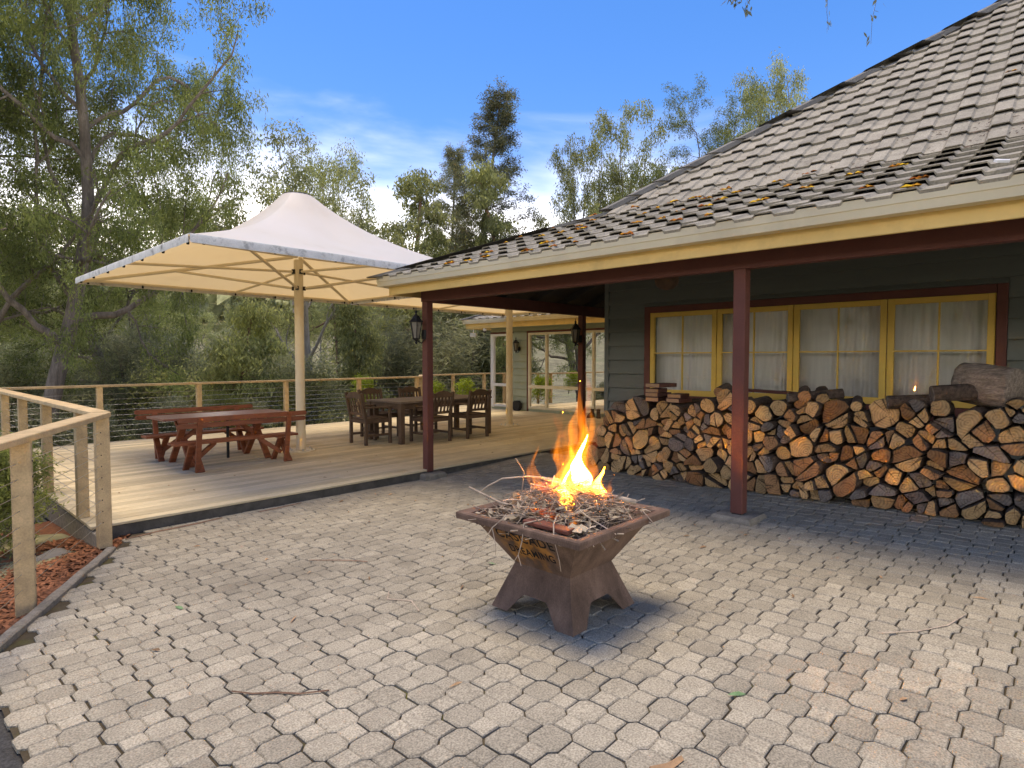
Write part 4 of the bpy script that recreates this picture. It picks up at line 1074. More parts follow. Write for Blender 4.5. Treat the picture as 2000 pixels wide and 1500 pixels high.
def bench(yc, face, label):
    """face = +1: sitter looks to +Y, backrest on the -Y side"""
    t = thing('picnic_bench', label, 'bench', (PCX, yc, 0), group='benches of the picnic set')
    for k in (0, 1):
        mb = MB(); plank(mb, x0+.02, x1-.02, yc+face*(.03+k*.135), .365, .128, .034); part('seat_plank', mb, 'picnic_paint', t)
    yb = yc-face*.20
    for k, z in ((0, .618), (1, .695)):
        mb = MB(); n = 5
        pr = [(x0, z-.020), (x0+.03, z-.032), (x1-.03, z-.032), (x1, z-.020), (x1, z+.018), (x1-.02, z+.032), (x0+.02, z+.032), (x0, z+.018)]
        mb.prism(pr, yb-face*(.01+.03*k)-.016, yb-face*(.01+.03*k)+.016, 'y'); part('back_plank', mb, 'picnic_paint', t)
    for sx in (-1, 1):
        xx = PCX+sx*.60
        mb = MB(); mb.beam((xx, yc-face*.13, .0), (xx, yb-face*.05, .72), .04, .065, .005, up=(1, 0, 0)); part('back_support', mb, 'picnic_paint', t)
        mb = MB(); mb.beam((xx+.042, yc-face*.16, .0), (xx+.042, yc+face*.15, .345), .04, .075, .004, up=(1, 0, 0)); part('leg', mb, 'picnic_paint', t)
        mb = MB(); mb.beam((xx-.042, yc+face*.18, .0), (xx-.042, yc-face*.06, .345), .04, .075, .004, up=(1, 0, 0)); part('leg', mb, 'picnic_paint', t)
        mb = MB(); mb.beam((xx-.002, yc-face*.10, .335), (xx-.002, yc+face*.22, .335), .04, .03, .003); part('cleat', mb, 'picnic_paint', t)
        mb = MB(); mb.beam((xx, yc+face*.02, .12), (PCX+sx*.30, yc+face*.08, .345), .04, .06, .004); part('brace', mb, 'picnic_paint', t)
bench(8.40, 1, 'red brown picnic bench with its backrest towards the paving')
bench(9.72, -1, 'red brown picnic bench with its backrest towards the back railing')

# ------------------------------------------------------------------ dining set
TX0, TX1, TY0, TY1, TZ = 6.20, 8.42, 8.40, 9.45, .735
t = thing('dining_table', 'long dark timber dining table under the shade umbrellas', 'table', ((TX0+TX1)/2, (TY0+TY1)/2, 0))
for k in range(7):
    w = (TY1-TY0)/7; mb = MB(); mb.beam((TX0+.06, TY0+w*(k+.5), TZ-.015), (TX1-.06, TY0+w*(k+.5), TZ-.015), w-.004, .03, .003); part('slat', mb, 'dining_top', t)
for x in (TX0+.028, TX1-.028):
    mb = MB(); mb.beam((x, TY0, TZ-.014), (x, TY1, TZ-.014), .058, .032, .003); part('slat', mb, 'dining_top', t)
for y in (TY0+.05, TY1-.05):
    mb = MB(); mb.beam((TX0+.1, y, TZ-.085), (TX1-.1, y, TZ-.085), .028, .10, .003); part('apron', mb, 'dining_wood', t)
for x in (TX0+.05, TX1-.05):
    mb = MB(); mb.beam((x, TY0+.1, TZ-.085), (x, TY1-.1, TZ-.085), .028, .10, .003); part('apron', mb, 'dining_wood', t)
for x in (TX0+.055, TX1-.055):
    for y in (TY0+.055, TY1-.055):
        mb = MB(); mb._oct(Vector((x, y, 0)), Vector((x, y, TZ-.032)), Vector((1, 0, 0)), Vector((0, 1, 0)), .09, .09, .006, 0); part('leg', mb, 'dining_wood', t)
def chair(label, loc, rz, arms, src=None):
    if src:
        c = copy_tree(src); c.location = loc; c.rotation_euler = (0, 0, rz); c['label'] = label; return c
    t = thing('dining_chair', label, 'chair', loc, rz, 'chairs round the dining table')
    w, d = .54, .48                                    # faces +Y
    for sx in (-1, 1):
        mb = MB(); mb.beam((sx*(w/2-.025), -d/2, 0), (sx*(w/2-.025), -d/2+.0, .44), .05, .05, .004, up=(0, 1, 0)); mb.beam((sx*(w/2-.025), -d/2, .44), (sx*(w/2-.025), -d/2-.09, .89), .045, .05, .004, up=(0, 1, 0)); lpart('leg', mb, 'dining_wood', t)
        mb = MB(); mb.beam((sx*(w/2-.025), d/2, 0), (sx*(w/2-.025), d/2, .62 if arms else .43), .05, .05, .004, up=(0, 1, 0)); lpart('leg', mb, 'dining_wood', t)
        mb = MB(); mb.beam((sx*(w/2-.025), -d/2+.026, .16), (sx*(w/2-.025), d/2-.026, .16), .025, .04, .003); lpart('stretcher', mb, 'dining_wood', t)
        mb = MB(); mb.beam((sx*(w/2-.025), -d/2+.026, .40), (sx*(w/2-.025), d/2-.026, .40), .03, .06, .003); lpart('seat_rail', mb, 'dining_wood', t)
        if arms:
            mb = MB(); mb.beam((sx*(w/2-.02), -d/2-.04, .64), (sx*(w/2-.02), d/2+.06, .635), .065, .028, .006); lpart('armrest', mb, 'dining_wood', t)
    mb = MB(); mb.beam((-w/2+.05, 0, .16), (w/2-.05, 0, .16), .04, .025, .003); lpart('stretcher', mb, 'dining_wood', t)
    for y in (-d/2, d/2):
        mb = MB(); mb.beam((-w/2+.05, y, .40), (w/2-.05, y, .40), .03, .06, .003); lpart('seat_rail', mb, 'dining_wood', t)
    for k in range(6):
        mb = MB(); y = -d/2+.05+k*.078; mb.beam((-w/2+.03, y, .443), (w/2-.03, y, .443), .07, .02, .003); lpart('seat_slat', mb, 'dining_wood', t)
    # curved crest rail, lower rail, back slats following the rake
    yb = lambda z: -d/2-.09*(z-.44)/.45
    cr = [(-w/2+.05, .80), (w/2-.05, .80), (w/2-.05, .865), (w/2-.10, .872), (w/2-.17, .905), (0, .918), (-w/2+.17, .905), (-w/2+.10, .872), (-w/2+.05, .865)]
    mb = MB(); mb.prism(cr, yb(.85)-.013, yb(.85)+.013, 'y'); lpart('crest_rail', mb, 'dining_wood', t)
    mb = MB(); mb.beam((-w/2+.05, yb(.53), .53), (w/2-.05, yb(.53), .53), .025, .045, .003); lpart('back_rail', mb, 'dining_wood', t)
    for k in range(5):
        x = -w/2+.105+k*.0825; mb = MB(); mb.beam((x, yb(.552), .552), (x, yb(.80), .80), .038, .016, .002, up=(0, 1, 0)); lpart('back_slat', mb, 'dining_wood', t)
    return t
cA = chair('dark timber armchair at the end of the dining table by the umbrella pole', (5.98, 8.98, .003), -math.pi/2-.04, True)
cD = chair('dark timber dining chair with its back to the paving', (6.84, 8.38, .003), .05, True)
cD2 = chair('dark timber dining chair with its back to the paving', (7.76, 8.36, .003), -.03, True, cD)
cB = chair('dark timber dining chair with its back to the railing', (6.62, 9.62, .003), math.pi+.03, True, cA)
cC = chair('dark timber dining chair with its back to the railing', (7.55, 9.62, .003), math.pi-.04, True, cA)

# ------------------------------------------------------------------ fire pit
FX, FY, FZ = 2.62, 2.05, zg(2.62, 2.05)+.004
pit = thing('fire_pit', 'square rust brown steel fire pit with flared bowl and cut out legs', 'fire pit', (FX, FY, FZ))
ZR, ZW = .53, .245          # rim and waist above the paving
AR, AW, AF = .425, .192, .285
def ring(a, z): return [(-a, -a, z), (a, -a, z), (a, a, z), (-a, a, z)]
mb = MB()
r0, r1_, r2_ = ring(AR-.055, ZR-.012), ring(AW, ZW), ring(AW-.012, ZW+.02)
r3 = ring(AR-.063, ZR-.015)
mb.add(r0+r1_+r2_+r3, [(i, (i+1) % 4, 4+(i+1) % 4, 4+i) for i in range(4)]+[(8+i, 8+(i+1) % 4, 12+(i+1) % 4, 12+i) for i in range(4)]+[(8, 9, 10, 11)])
bowl = lpart('bowl', mb, 'rust_steel', pit)
# rolled rim: flat lip sloping in with a turned down outer edge, four mitred sides
sec = [(AR-.062, ZR-.02), (AR-.058, ZR-.004), (AR-.012, ZR+.006), (AR-.002, ZR), (AR, ZR-.010), (AR-.002, ZR-.034), (AR-.012, ZR-.036)]
for k in range(4):
    rot = Matrix.Rotation(k*math.pi/2, 3, 'Z'); mb = MB(); n = len(sec)
    vs = [rot @ Vector((-a, -a, z)) for a, z in sec]+[rot @ Vector((a, -a, z)) for a, z in sec]
    mb.add(vs, [(i, i+1, n+i+1, n+i) for i in range(n-1)]); lpart('rim', mb, 'rust_steel', pit)
# stand: four flared sides each with a trapezoid cut out
for k in range(4):
    rot = Matrix.Rotation(k*math.pi/2, 3, 'Z'); mb = MB()
    def at(u, z, inn=0): a = AW+(AF-AW)*(ZW-z)/ZW; return rot @ Vector((u*a, -a+inn, z))
    cut_z, cu = .105, .36
    outl = [(-1, 0), (-.60, 0), (-cu-.02, cut_z*.85), (-cu+.06, cut_z), (cu-.06, cut_z), (cu+.02, cut_z*.85), (.60, 0), (1, 0), (1, ZW), (-1, ZW)]
    n = len(outl); vs = [at(u, z) for u, z in outl]+[at(u*(.99), z, .006) for u, z in outl]
    mb.add(vs, [(0, 1, 2, 9), (2, 3, 4, 5, 8, 9), (5, 6, 7, 8), (n+9, n+2, n+1, n), (n+9, n+8, n+5, n+4, n+3, n+2), (n+8, n+7, n+6, n+5)]+[(i, n+i, n+i+1, i+1) for i in range(0, 7)])
    lpart('stand_side', mb, 'rust_steel', pit)
# lettering on the face towards the railing: black shapes painting the shade inside cut-outs
f0 = Vector((-(AR-.055), 0, ZR-.012)); f1 = Vector((-AW, 0, ZW)); fdir = (f0-f1).normalized(); fn = Vector((-fdir.z, 0, fdir.x))
if fn.x > 0: fn = -fn
def on_face(u, v, out): p = f1+fdir*v+fn*out; return Vector((p.x, -u, p.z))     # u runs to the reader's right (-Y)
H_ = (f0-f1).length
def letters(txt, size, u0, u1, v):
    cu = bpy.data.curves.new('txt', 'FONT'); cu.body = txt; cu.size = size; cu.align_x = 'LEFT'; cu.offset = .0015; cu.space_character = 1.12
    ob = bpy.data.objects.new('txt', cu); COL.objects.link(ob)
    dg = bpy.context.evaluated_depsgraph_get(); me = bpy.data.meshes.new_from_object(ob.evaluated_get(dg))
    xs_ = [q.co.x for q in me.vertices]; a, b = min(xs_), max(xs_)
    for q in me.vertices:
        q.co = on_face(u0+(q.co.x-a)/(b-a)*(u1-u0), v+q.co.y, .0015)
    bpy.data.objects.remove(ob); me.materials.clear(); me.materials.append(MATS['cutout_shade']); link('lettering', me, pit)
letters('CASCADE', .095, -.215, .185, .20)
letters('DREAMING', .078, -.165, .15, .10)

_stain = MATS['rust_steel'].copy(); _stain.name = 'bowl_steel'; MATS['bowl_steel'] = _stain
_n, _l = _stain.node_tree.nodes, _stain.node_tree.links; _b = _n['Principled BSDF']
_src = _b.inputs['Base Color'].links[0].from_socket
_tc = _n.new('ShaderNodeTexCoord'); _vd = _n.new('ShaderNodeVectorMath'); _vd.operation = 'DISTANCE'; _l.new(_tc.outputs['Object'], _vd.inputs[0])
_vd.inputs[1].default_value = on_face(-.03, .20, 0)
_nz = _n.new('ShaderNodeTexNoise'); _nz.inputs['Scale'].default_value = 11; _nz.inputs['Detail'].default_value = 7; _l.new(_tc.outputs['Object'], _nz.inputs['Vector'])
_mr = _n.new('ShaderNodeMapRange'); _mr.inputs['From Min'].default_value = .27; _mr.inputs['From Max'].default_value = .10; _mr.inputs['To Max'].default_value = .62; _l.new(_vd.outputs['Value'], _mr.inputs['Value'])
_ma = _n.new('ShaderNodeMath'); _ma.operation = 'ADD'; _l.new(_mr.outputs[0], _ma.inputs[0]); _l.new(_nz.outputs['Fac'], _ma.inputs[1])
_m2 = _n.new('ShaderNodeMapRange'); _m2.inputs['From Min'].default_value = .75; _m2.inputs['From Max'].default_value = 1.10; _l.new(_ma.outputs[0], _m2.inputs['Value'])
_mx = _n.new('ShaderNodeMixRGB'); _l.new(_m2.outputs[0], _mx.inputs['Fac']); _l.new(_src, _mx.inputs['Color1']); pass
_rp = _ramp(_stain.node_tree, [(.35, (.05, .035, .028)), (.5, (.33, .15, .04)), (.7, (.46, .22, .06))]); _l.new(_nz.outputs['Fac'], _rp.inputs[0]); _l.new(_rp.outputs[0], _mx.inputs['Color2'])
_l.new(_mx.outputs[0], _b.inputs['Base Color'])
bowl.data.materials.clear(); bowl.data.materials.append(_stain)

# kindling heap inside the bowl
rim_z = FZ+ZR
def heap_z(x, y):
    r = max(abs(x), abs(y))/.36; r2 = math.hypot(x, y)/.36
    return rim_z-.03+.135*max(0, 1-r2**1.6)
mb = MB(); n = 16
for i in range(n+1):
    for j in range(n+1):
        x, y = -.362+.724*i/n, -.362+.724*j/n; mb.v.append((FX+x, FY+y, heap_z(x, y)-.03+R.uniform(-.012, .012)))
for i in range(n):
    for j in range(n): q = i*(n+1)+j; mb.f.append((q, q+n+1, q+n+2, q+1)); mb.m.append(0)
o = part('ash_heap', mb, 'burnt_wood', None); o['kind'] = 'stuff'; tag(o, 'charred ash and bark filling the fire pit bowl', 'ash')
V, F = [], []
def stick(VV, FF, p0, p1, r, bend=0, n=3, taper=.5):
    p0, p1 = Vector(p0), Vector(p1); d = p1-p0; pr = d.cross(Vector((R.gauss(0, 1), R.gauss(0, 1), R.gauss(0, 1))))
    if pr.length < 1e-5: return
    pr.normalize(); k2 = 4; o = len(VV); e1 = pr; e2 = d.cross(pr).normalized()
    for i in range(k2):
        t_ = i/(k2-1); c = p0+d*t_+pr*bend*math.sin(math.pi*t_); rad = r*(1-taper*t_)
        for k in range(n):
            an = 2*math.pi*k/n; VV.append(tuple(c+(e1*math.cos(an)+e2*math.sin(an))*rad))
    for i in range(k2-1):
        for k in range(n): FF.append((o+i*n+k, o+i*n+(k+1) % n, o+(i+1)*n+(k+1) % n, o+(i+1)*n+k))
for k in range(1700):
    x, y = R.gauss(0, .17), R.gauss(0, .17)
    if max(abs(x), abs(y)) > .37: continue
    z = heap_z(x, y)+R.uniform(-.03, .045)*(1 if abs(x)+abs(y) < .5 else .5); a = R.uniform(0, 6.28); el = R.gauss(0, .32); l = R.uniform(.03, .13)
    d = Vector((math.cos(a)*math.cos(el), math.sin(a)*math.cos(el), math.sin(el)))*l
    stick(V, F, Vector((FX+x, FY+y, z))-d, Vector((FX+x, FY+y, z))+d, R.choice((.001, .0015, .002, .003, .005)), R.gauss(0, .014))
o = link('kindling_twigs', raw_mesh('kindling_twigs', V, F, 'twig')); o['kind'] = 'stuff'; tag(o, 'tangle of thin pale twigs heaped in the fire pit', 'twigs')
V, F = [], []
for k in range(340):
    x, y = R.uniform(-.36, .36), R.uniform(-.36, .36); z = heap_z(x, y)+R.uniform(-.005, .03); o_ = len(V); a = R.uniform(0, 6.28); l, w = R.uniform(.015, .045), R.uniform(.006, .018)
    u_ = Vector((math.cos(a), math.sin(a), R.gauss(0, .4))).normalized(); v_ = Vector((-math.sin(a), math.cos(a), R.gauss(0, .5))).normalized(); c = Vector((FX+x, FY+y, z))
    V += [tuple(c-u_*l), tuple(c+v_*w+Vector((0, 0, .005))), tuple(c+u_*l), tuple(c-v_*w)]; F.append((o_, o_+1, o_+2, o_+3))
o = link('leaf_scraps', raw_mesh('leaf_scraps', V, F, 'paper')); o['kind'] = 'stuff'; tag(o, 'pale dry leaves and bark scraps among the kindling', 'leaf litter')
# larger sticks and offcuts, each its own thing
def big_stick(pts, r0, r1, m, label, cat='stick', group='sticks on the fire pit'):
    mb = MB(); n_ = len(pts); mb.tube([(FX+x, FY+y, FZ+z) for x, y, z in pts], [r0+(r1-r0)*i/(n_-1) for i in range(n_)], 7)
    return solo('kindling_stick', mb, m, label, cat, group, smooth=True)
big_stick([(.30, -.28, .57), (.18, -.12, .615), (.05, .03, .66), (-.02, .14, .70)], .016, .010, 'twig', 'thick pale stick leaning over the right side of the kindling')
big_stick([(-.16, .06, .545), (-.24, .26, .575), (-.30, .45, .645)], .008, .006, 'twig', 'straight thin stick poking out over the rim towards the deck')
big_stick([(.08, .10, .68), (-.02, .24, .695), (-.12, .36, .68), (-.16, .44, .63), (-.17, .50, .585)], .006, .004, 'twig', 'long thin twig arching out towards the deck corner')
big_stick([(-.05, .27, .60), (-.03, .27, .72), (-.07, .30, .80)], .004, .002, 'twig', 'fine forked twig standing upright from the kindling')
big_stick([(-.19, .20, .50), (-.18, .19, .63)], .022, .02, 'offcut_end', 'short upright chunk of split wood in the kindling')
mb = MB(); mb.beam((FX-.33, FY-.02, FZ+.545), (FX-.31, FY-.29, FZ+.535), .075, .022, .004); solo('painted_offcut', mb, 'red_offcut', 'dark red timber offcut lying inside the front rim', 'offcut')
def drooper(pts, label):
    mb = MB(); n_ = len(pts); mb.tube([(FX+x, FY+y, FZ+z) for x, y, z in pts], [.0042-.0028*i/(n_-1) for i in range(n_)], 5)
    return mb
mb = drooper([(-.30, .02, .56), (-.40, .06, .57), (-.435, .13, .50), (-.45, .19, .40), (-.50, .26, .30), (-.52, .30, .26)], '')
mb.tube([(FX-.435, FY+.13, FZ+.50), (FX-.44, FY+.10, FZ+.42), (FX-.43, FY+.11, FZ+.36)], [.003, .002, .0015], 5)
solo('drooping_twig', mb, 'twig', 'long drooping twig hanging over the lettered face by its left edge', 'twig')
mb = drooper([(-.30, -.10, .56), (-.41, -.07, .555), (-.43, -.075, .47), (-.42, -.04, .39), (-.425, -.01, .345)], '')
mb.tube([(FX-.42, FY-.04, FZ+.39), (FX-.42, FY-.06, FZ+.34)], [.0025, .0015], 5)
solo('drooping_twig', mb, 'twig', 'forked twig hanging over the middle of the lettered face', 'twig')
mb = drooper([(-.26, -.16, .58), (-.36, -.22, .57), (-.42, -.27, .52), (-.415, -.30, .42), (-.39, -.29, .36)], '')
solo('drooping_twig', mb, 'twig', 'curved twig hanging over the lettered face beside the front corner', 'twig')
mb = drooper([(.20, -.38, .56), (.19, -.45, .51), (.17, -.53, .44)], ''); solo('drooping_twig', mb, 'twig', 'short twig sticking out over the right hand rim', 'twig')
for k in range(16):
    x, y = R.uniform(-.02, .33), R.uniform(-.33, .0); a = R.uniform(0, 6.28); l = R.uniform(.08, .17); z = heap_z(x, y)-FZ+.03
    big_stick([(x, y, z), (x+.5*l*math.cos(a), y+.5*l*math.sin(a), z+R.uniform(.0, .04)), (x+l*math.cos(a), y+l*math.sin(a), z+R.uniform(-.02, .06))], .004, .002, 'twig', 'thin bent twig on the right side of the kindling', 'twig', 'thin twigs on the kindling')
mb = MB(); vs = []
for i in range(5):
    for j in range(5): vs.append((FX-.31+.022*i+R.uniform(-.006, .006), FY-.34+.02*j+R.uniform(-.006, .006), FZ+.545+R.uniform(-.012, .02)))
mb.add(vs, [(i*5+j, (i+1)*5+j, (i+1)*5+j+1, i*5+j+1) for i in range(4) for j in range(4)])
solo('crumpled_paper', mb, 'paper', 'crumpled cream paper in the front corner of the fire pit', 'paper')

# flames: closed tongues of glowing gas, brightness follows the depth of gas looked through
def flame_mat(name, col, dens, nscale=9.0):
    m = bpy.data.materials.new(name); m.use_nodes = True
    N, L = m.node_tree.nodes, m.node_tree.links; N.remove(N['Principled BSDF'])
    e = N.new('ShaderNodeEmission'); e.inputs['Color'].default_value = (*col, 1)
    tcn = N.new('ShaderNodeTexCoord'); mpn = N.new('ShaderNodeMapping'); mpn.inputs['Scale'].default_value = (1, 1, .28); L.new(tcn.outputs['Object'], mpn.inputs[0])
    n = N.new('ShaderNodeTexNoise'); n.inputs['Scale'].default_value = nscale; n.inputs['Detail'].default_value = 3; n.inputs['Distortion'].default_value = .8; L.new(mpn.outputs[0], n.inputs['Vector'])
    q = N.new('ShaderNodeMapRange'); q.inputs['From Min'].default_value = .40; q.inputs['From Max'].default_value = .66; q.inputs['To Min'].default_value = .05*dens; q.inputs['To Max'].default_value = dens
    L.new(n.outputs['Fac'], q.inputs['Value']); L.new(q.outputs[0], e.inputs['Strength'])
    L.new(e.outputs[0], N['Material Output'].inputs['Volume']); m.cycles.volume_step_rate = .4 if hasattr(m.cycles, 'volume_step_rate') else 1
    MATS[name] = m
flame_mat('flame_orange', (1.0, .27, .02), 11.0, 13)
flame_mat('flame_yellow', (1.0, .40, .05), 8, 14)
flame_mat('flame_red', (1.0, .13, .008), 3.2, 12)
def tongue(label, x, y, z, h, r, m, lean=(0, 0), wob=.03, seed=0):
    rg = random.Random(seed); n, k = 16, 26; mb = MB(); ph = rg.uniform(0, 6)
    for j in range(k+1):
        t_ = j/k
        rad = r*(math.sin(math.pi*min(1, .2+t_*.8))**.7)*(1-t_)**.7*(1+.3*math.sin(t_*13+ph))+.0015
        cx = lean[0]*t_**1.3+wob*math.sin(t_*6+ph)*t_; cy = lean[1]*t_**1.3+wob*math.cos(t_*5.2+ph*1.7)*t_
        for i in range(n):
            an = 2*math.pi*i/n+.6*t_; rr = rad*(1+.38*math.sin(an*2+ph+t_*5)+.24*math.sin(an*3-t_*9+ph)+.14*math.sin(an*5+t_*15+ph))
            mb.v.append((x+cx+rr*math.cos(an), y+cy+rr*math.sin(an), z+h*t_+.04*r*math.sin(an*3+ph)))
    for j in range(k):
        for i in range(n): mb.f.append((j*n+i, j*n+(i+1) % n, (j+1)*n+(i+1) % n, (j+1)*n+i)); mb.m.append(0)
    mb.f.append(tuple(range(n-1, -1, -1))); mb.f.append(tuple(k*n+i for i in range(n))); mb.m += [0, 0]
    return solo('flame', mb, m, label, 'flame', 'flames on the fire pit', smooth=True)
HZ = FZ+.58
TONGUES = [
 ('tall orange flame rising from the middle of the kindling', .03, -.03, 0, .54, .060, 'flame_orange', (.04, -.05)),
 ('orange flame rising on the deck side of the tall flame', .0, .02, 0, .40, .055, 'flame_orange', (.02, -.02)),
 ('orange flame rising on the woodpile side of the tall flame', .06, -.08, 0, .44, .052, 'flame_orange', (.03, -.02)),
 ('bright yellow core of the tall flame', .03, -.03, 0, .38, .042, 'flame_yellow', (.03, -.03)),
 ('slim yellow flame on the deck side of the core', .0, .02, .0, .30, .034, 'flame_yellow', (.02, -.03)),
 ('yellow flame licking up on the woodpile side of the core', .07, -.08, 0, .30, .036, 'flame_yellow', (.0, .01)),
 ('short yellow flame before the core', -.03, -.05, -.03, .24, .034, 'flame_yellow', (.04, .0)),
 ('thin red flame tip above the tall flame', .06, -.07, .28, .38, .030, 'flame_red', (.03, -.02)),
 ('separate red flame lick above the tall flame', .0, .02, .36, .17, .018, 'flame_red', (-.03, .05)),
 ('second red flame lick beside the tall flame', .08, -.13, .26, .20, .022, 'flame_red', (.02, -.04)),
 ('small orange flame on the deck side of the kindling', -.03, .17, 0, .26, .028, 'flame_orange', (-.03, .01)),
 ('short orange flame at the foot of the deck side flame', -.05, .14, -.03, .14, .030, 'flame_orange', (.02, .02)),
 ('curling orange flame on the woodpile side of the kindling', .08, -.17, -.02, .17, .026, 'flame_orange', (.05, -.09)),
 ('low orange flame behind the curling flame', .11, -.14, -.02, .20, .030, 'flame_orange', (.02, -.02)),
 ('low yellow flame running down the front of the kindling', -.12, -.12, -.07, .22, .024, 'flame_yellow', (.08, .06)),
 ('low orange flame in the front of the kindling', -.17, -.19, -.075, .10, .022, 'flame_orange', (.02, .02)),
 ('small flame low on the deck side of the heap', -.16, .08, -.06, .09, .024, 'flame_orange', (.03, 0)),
 ('tiny orange flame beside the painted offcut', -.22, -.08, -.09, .08, .018, 'flame_orange', (.01, .02)),
 ('broad red glow of flame at the base of the fire', -.02, -.02, -.06, .22, .13, 'flame_red', (.02, 0))]
for i, (lb, dx, dy, dz_, h, r, m_, ln) in enumerate(TONGUES):
    tongue(lb, FX+dx, FY+dy, HZ+dz_, h*(1.25 if h > .2 else 1.1), r*1.3, m_, ln, .03 if h > .2 else .015, i+31)

# ------------------------------------------------------------------ woodpile
PILE_Y0, PILE_Y1 = -.22, 4.62
def pile_x(y): return 6.05+.45*max(0, (y-2.2)/2.4)**1.2
def pile_top(y):
    h = .93+.04*math.sin(y*3.1)+.03*math.sin(y*7.3+1)
    if y > 4.15: h -= (y-4.15)*1.25
    return h
seeds = []
tries = 0
while tries < 60000 and len(seeds) < 400:
    tries += 1
    y = R.uniform(PILE_Y0, PILE_Y1); z = R.uniform(.0, 1.1)
    if z > pile_top(y)-.06 or z < .05: continue
    rad = R.choice((.062, .085, .10, .115))*R.uniform(.9, 1.15)
    if all((y-a)**2+(z-b)**2 > ((rad+c)*.94)**2 for a, b, c in seeds): seeds.append((y, z, rad))
def cell_poly(k):
    y, z, r = seeds[k]; lim = r*1.22+.012
    poly = [(y+lim*math.cos(a), z+lim*math.sin(a)) for a in [2*math.pi*i/14 for i in range(14)]]
    near = sorted(range(len(seeds)), key=lambda j: (seeds[j][0]-y)**2+(seeds[j][1]-z)**2)[1:18]
    for j in near:
        a, b, c = seeds[j]; dx, dz_ = a-y, b-z; d = math.hypot(dx, dz_)
        t_ = .5+(r*r-c*c)/(2*d*d)
        mx, mz = y+dx*t_, z+dz_*t_; nx_, nz_ = dx/d, dz_/d
        poly = clip_poly(poly, nx_, nz_, nx_*mx+nz_*mz-.0045)
        if len(poly) < 3: return None
    poly = clip_poly(poly, 0, -1, -.004)
    return poly if len(poly) >= 3 else None
def resample(poly, n):
    L = [math.hypot(poly[(i+1) % len(poly)][0]-poly[i][0], poly[(i+1) % len(poly)][1]-poly[i][1]) for i in range(len(poly))]
    tot = sum(L); out = []; step = tot/n; i = 0; acc = 0
    for k in range(n):
        t_ = k*step
        while acc+L[i] < t_ and i < len(L)-1: acc += L[i]; i += 1
        f = (t_-acc)/max(L[i], 1e-9); a, b = poly[i], poly[(i+1) % len(poly)]
        out.append((a[0]+(b[0]-a[0])*f, a[1]+(b[1]-a[1])*f))
    return out
LOGKINDS = {
 'round': ('log_end_tan', 'round firewood log with ringed pale end in the woodpile'),
 'tan': ('log_end_tan', 'split firewood log showing a pale tan end in the woodpile'),
 'red': ('log_end_red', 'split firewood log showing a reddish brown end in the woodpile'),
 'grey': ('log_end_grey', 'weathered grey split log in the woodpile')}
def log_mesh(poly, length, slant, mend, rnd):
    """end faces -X at x = 0; poly in (y, z) about the log's own centre"""
    mb = MB(); n = len(poly); sy, sz = slant
    p0 = [(sy*y+sz*z+rnd.uniform(-.003, .003), y, z) for y, z in poly]
    ci = (rnd.uniform(-.006, .004), 0, 0)
    ins = [(x*.9-.0, y*.93, z*.93) for x, y, z in p0]
    p0b = [(x+.008, y, z) for x, y, z in p0]
    tw = rnd.uniform(.9, 1.08); dy, dz_ = rnd.uniform(-.02, .02), rnd.uniform(-.012, .012)
    p1 = [(length, y*tw+dy, z*tw+dz_) for x, y, z in p0]
    mb.add([ci]+ins, [(0, 1+i, 1+(i+1) % n) for i in range(n)], 0)
    mb.add(ins+p0b, [(i, n+i, n+(i+1) % n, (i+1) % n) for i in range(n)], 0)
    mb.add(p0b+p1, [(i, n+i, n+(i+1) % n, (i+1) % n) for i in range(n)]+[tuple(range(n, 2*n))], 1)
    return mb
def split_poly(poly, cy, cz, parts):
    """cleave a round through points near its heart"""
    pieces = [poly]; a0 = R.uniform(0, math.pi)
    for q in range(parts):
        out = []; ang_ = a0+q*(math.pi/2+R.uniform(-.35, .35)); nx_, nz_ = math.cos(ang_), math.sin(ang_)
        d = nx_*(cy+R.gauss(0, .012))+nz_*(cz+R.gauss(0, .012))
        for k, pl in enumerate(pieces):
            if q == 1 and k == 1 and R.random() < .4: out.append(pl); continue
            A, B = clip_poly(pl, nx_, nz_, d-.004), clip_poly(pl, -nx_, -nz_, -d-.004)
            out += [x for x in (A, B) if len(x) >= 3]
        pieces = out
    return pieces
def area(pl): return abs(sum(pl[i][0]*pl[(i+1) % len(pl)][1]-pl[(i+1) % len(pl)][0]*pl[i][1] for i in range(len(pl))))/2
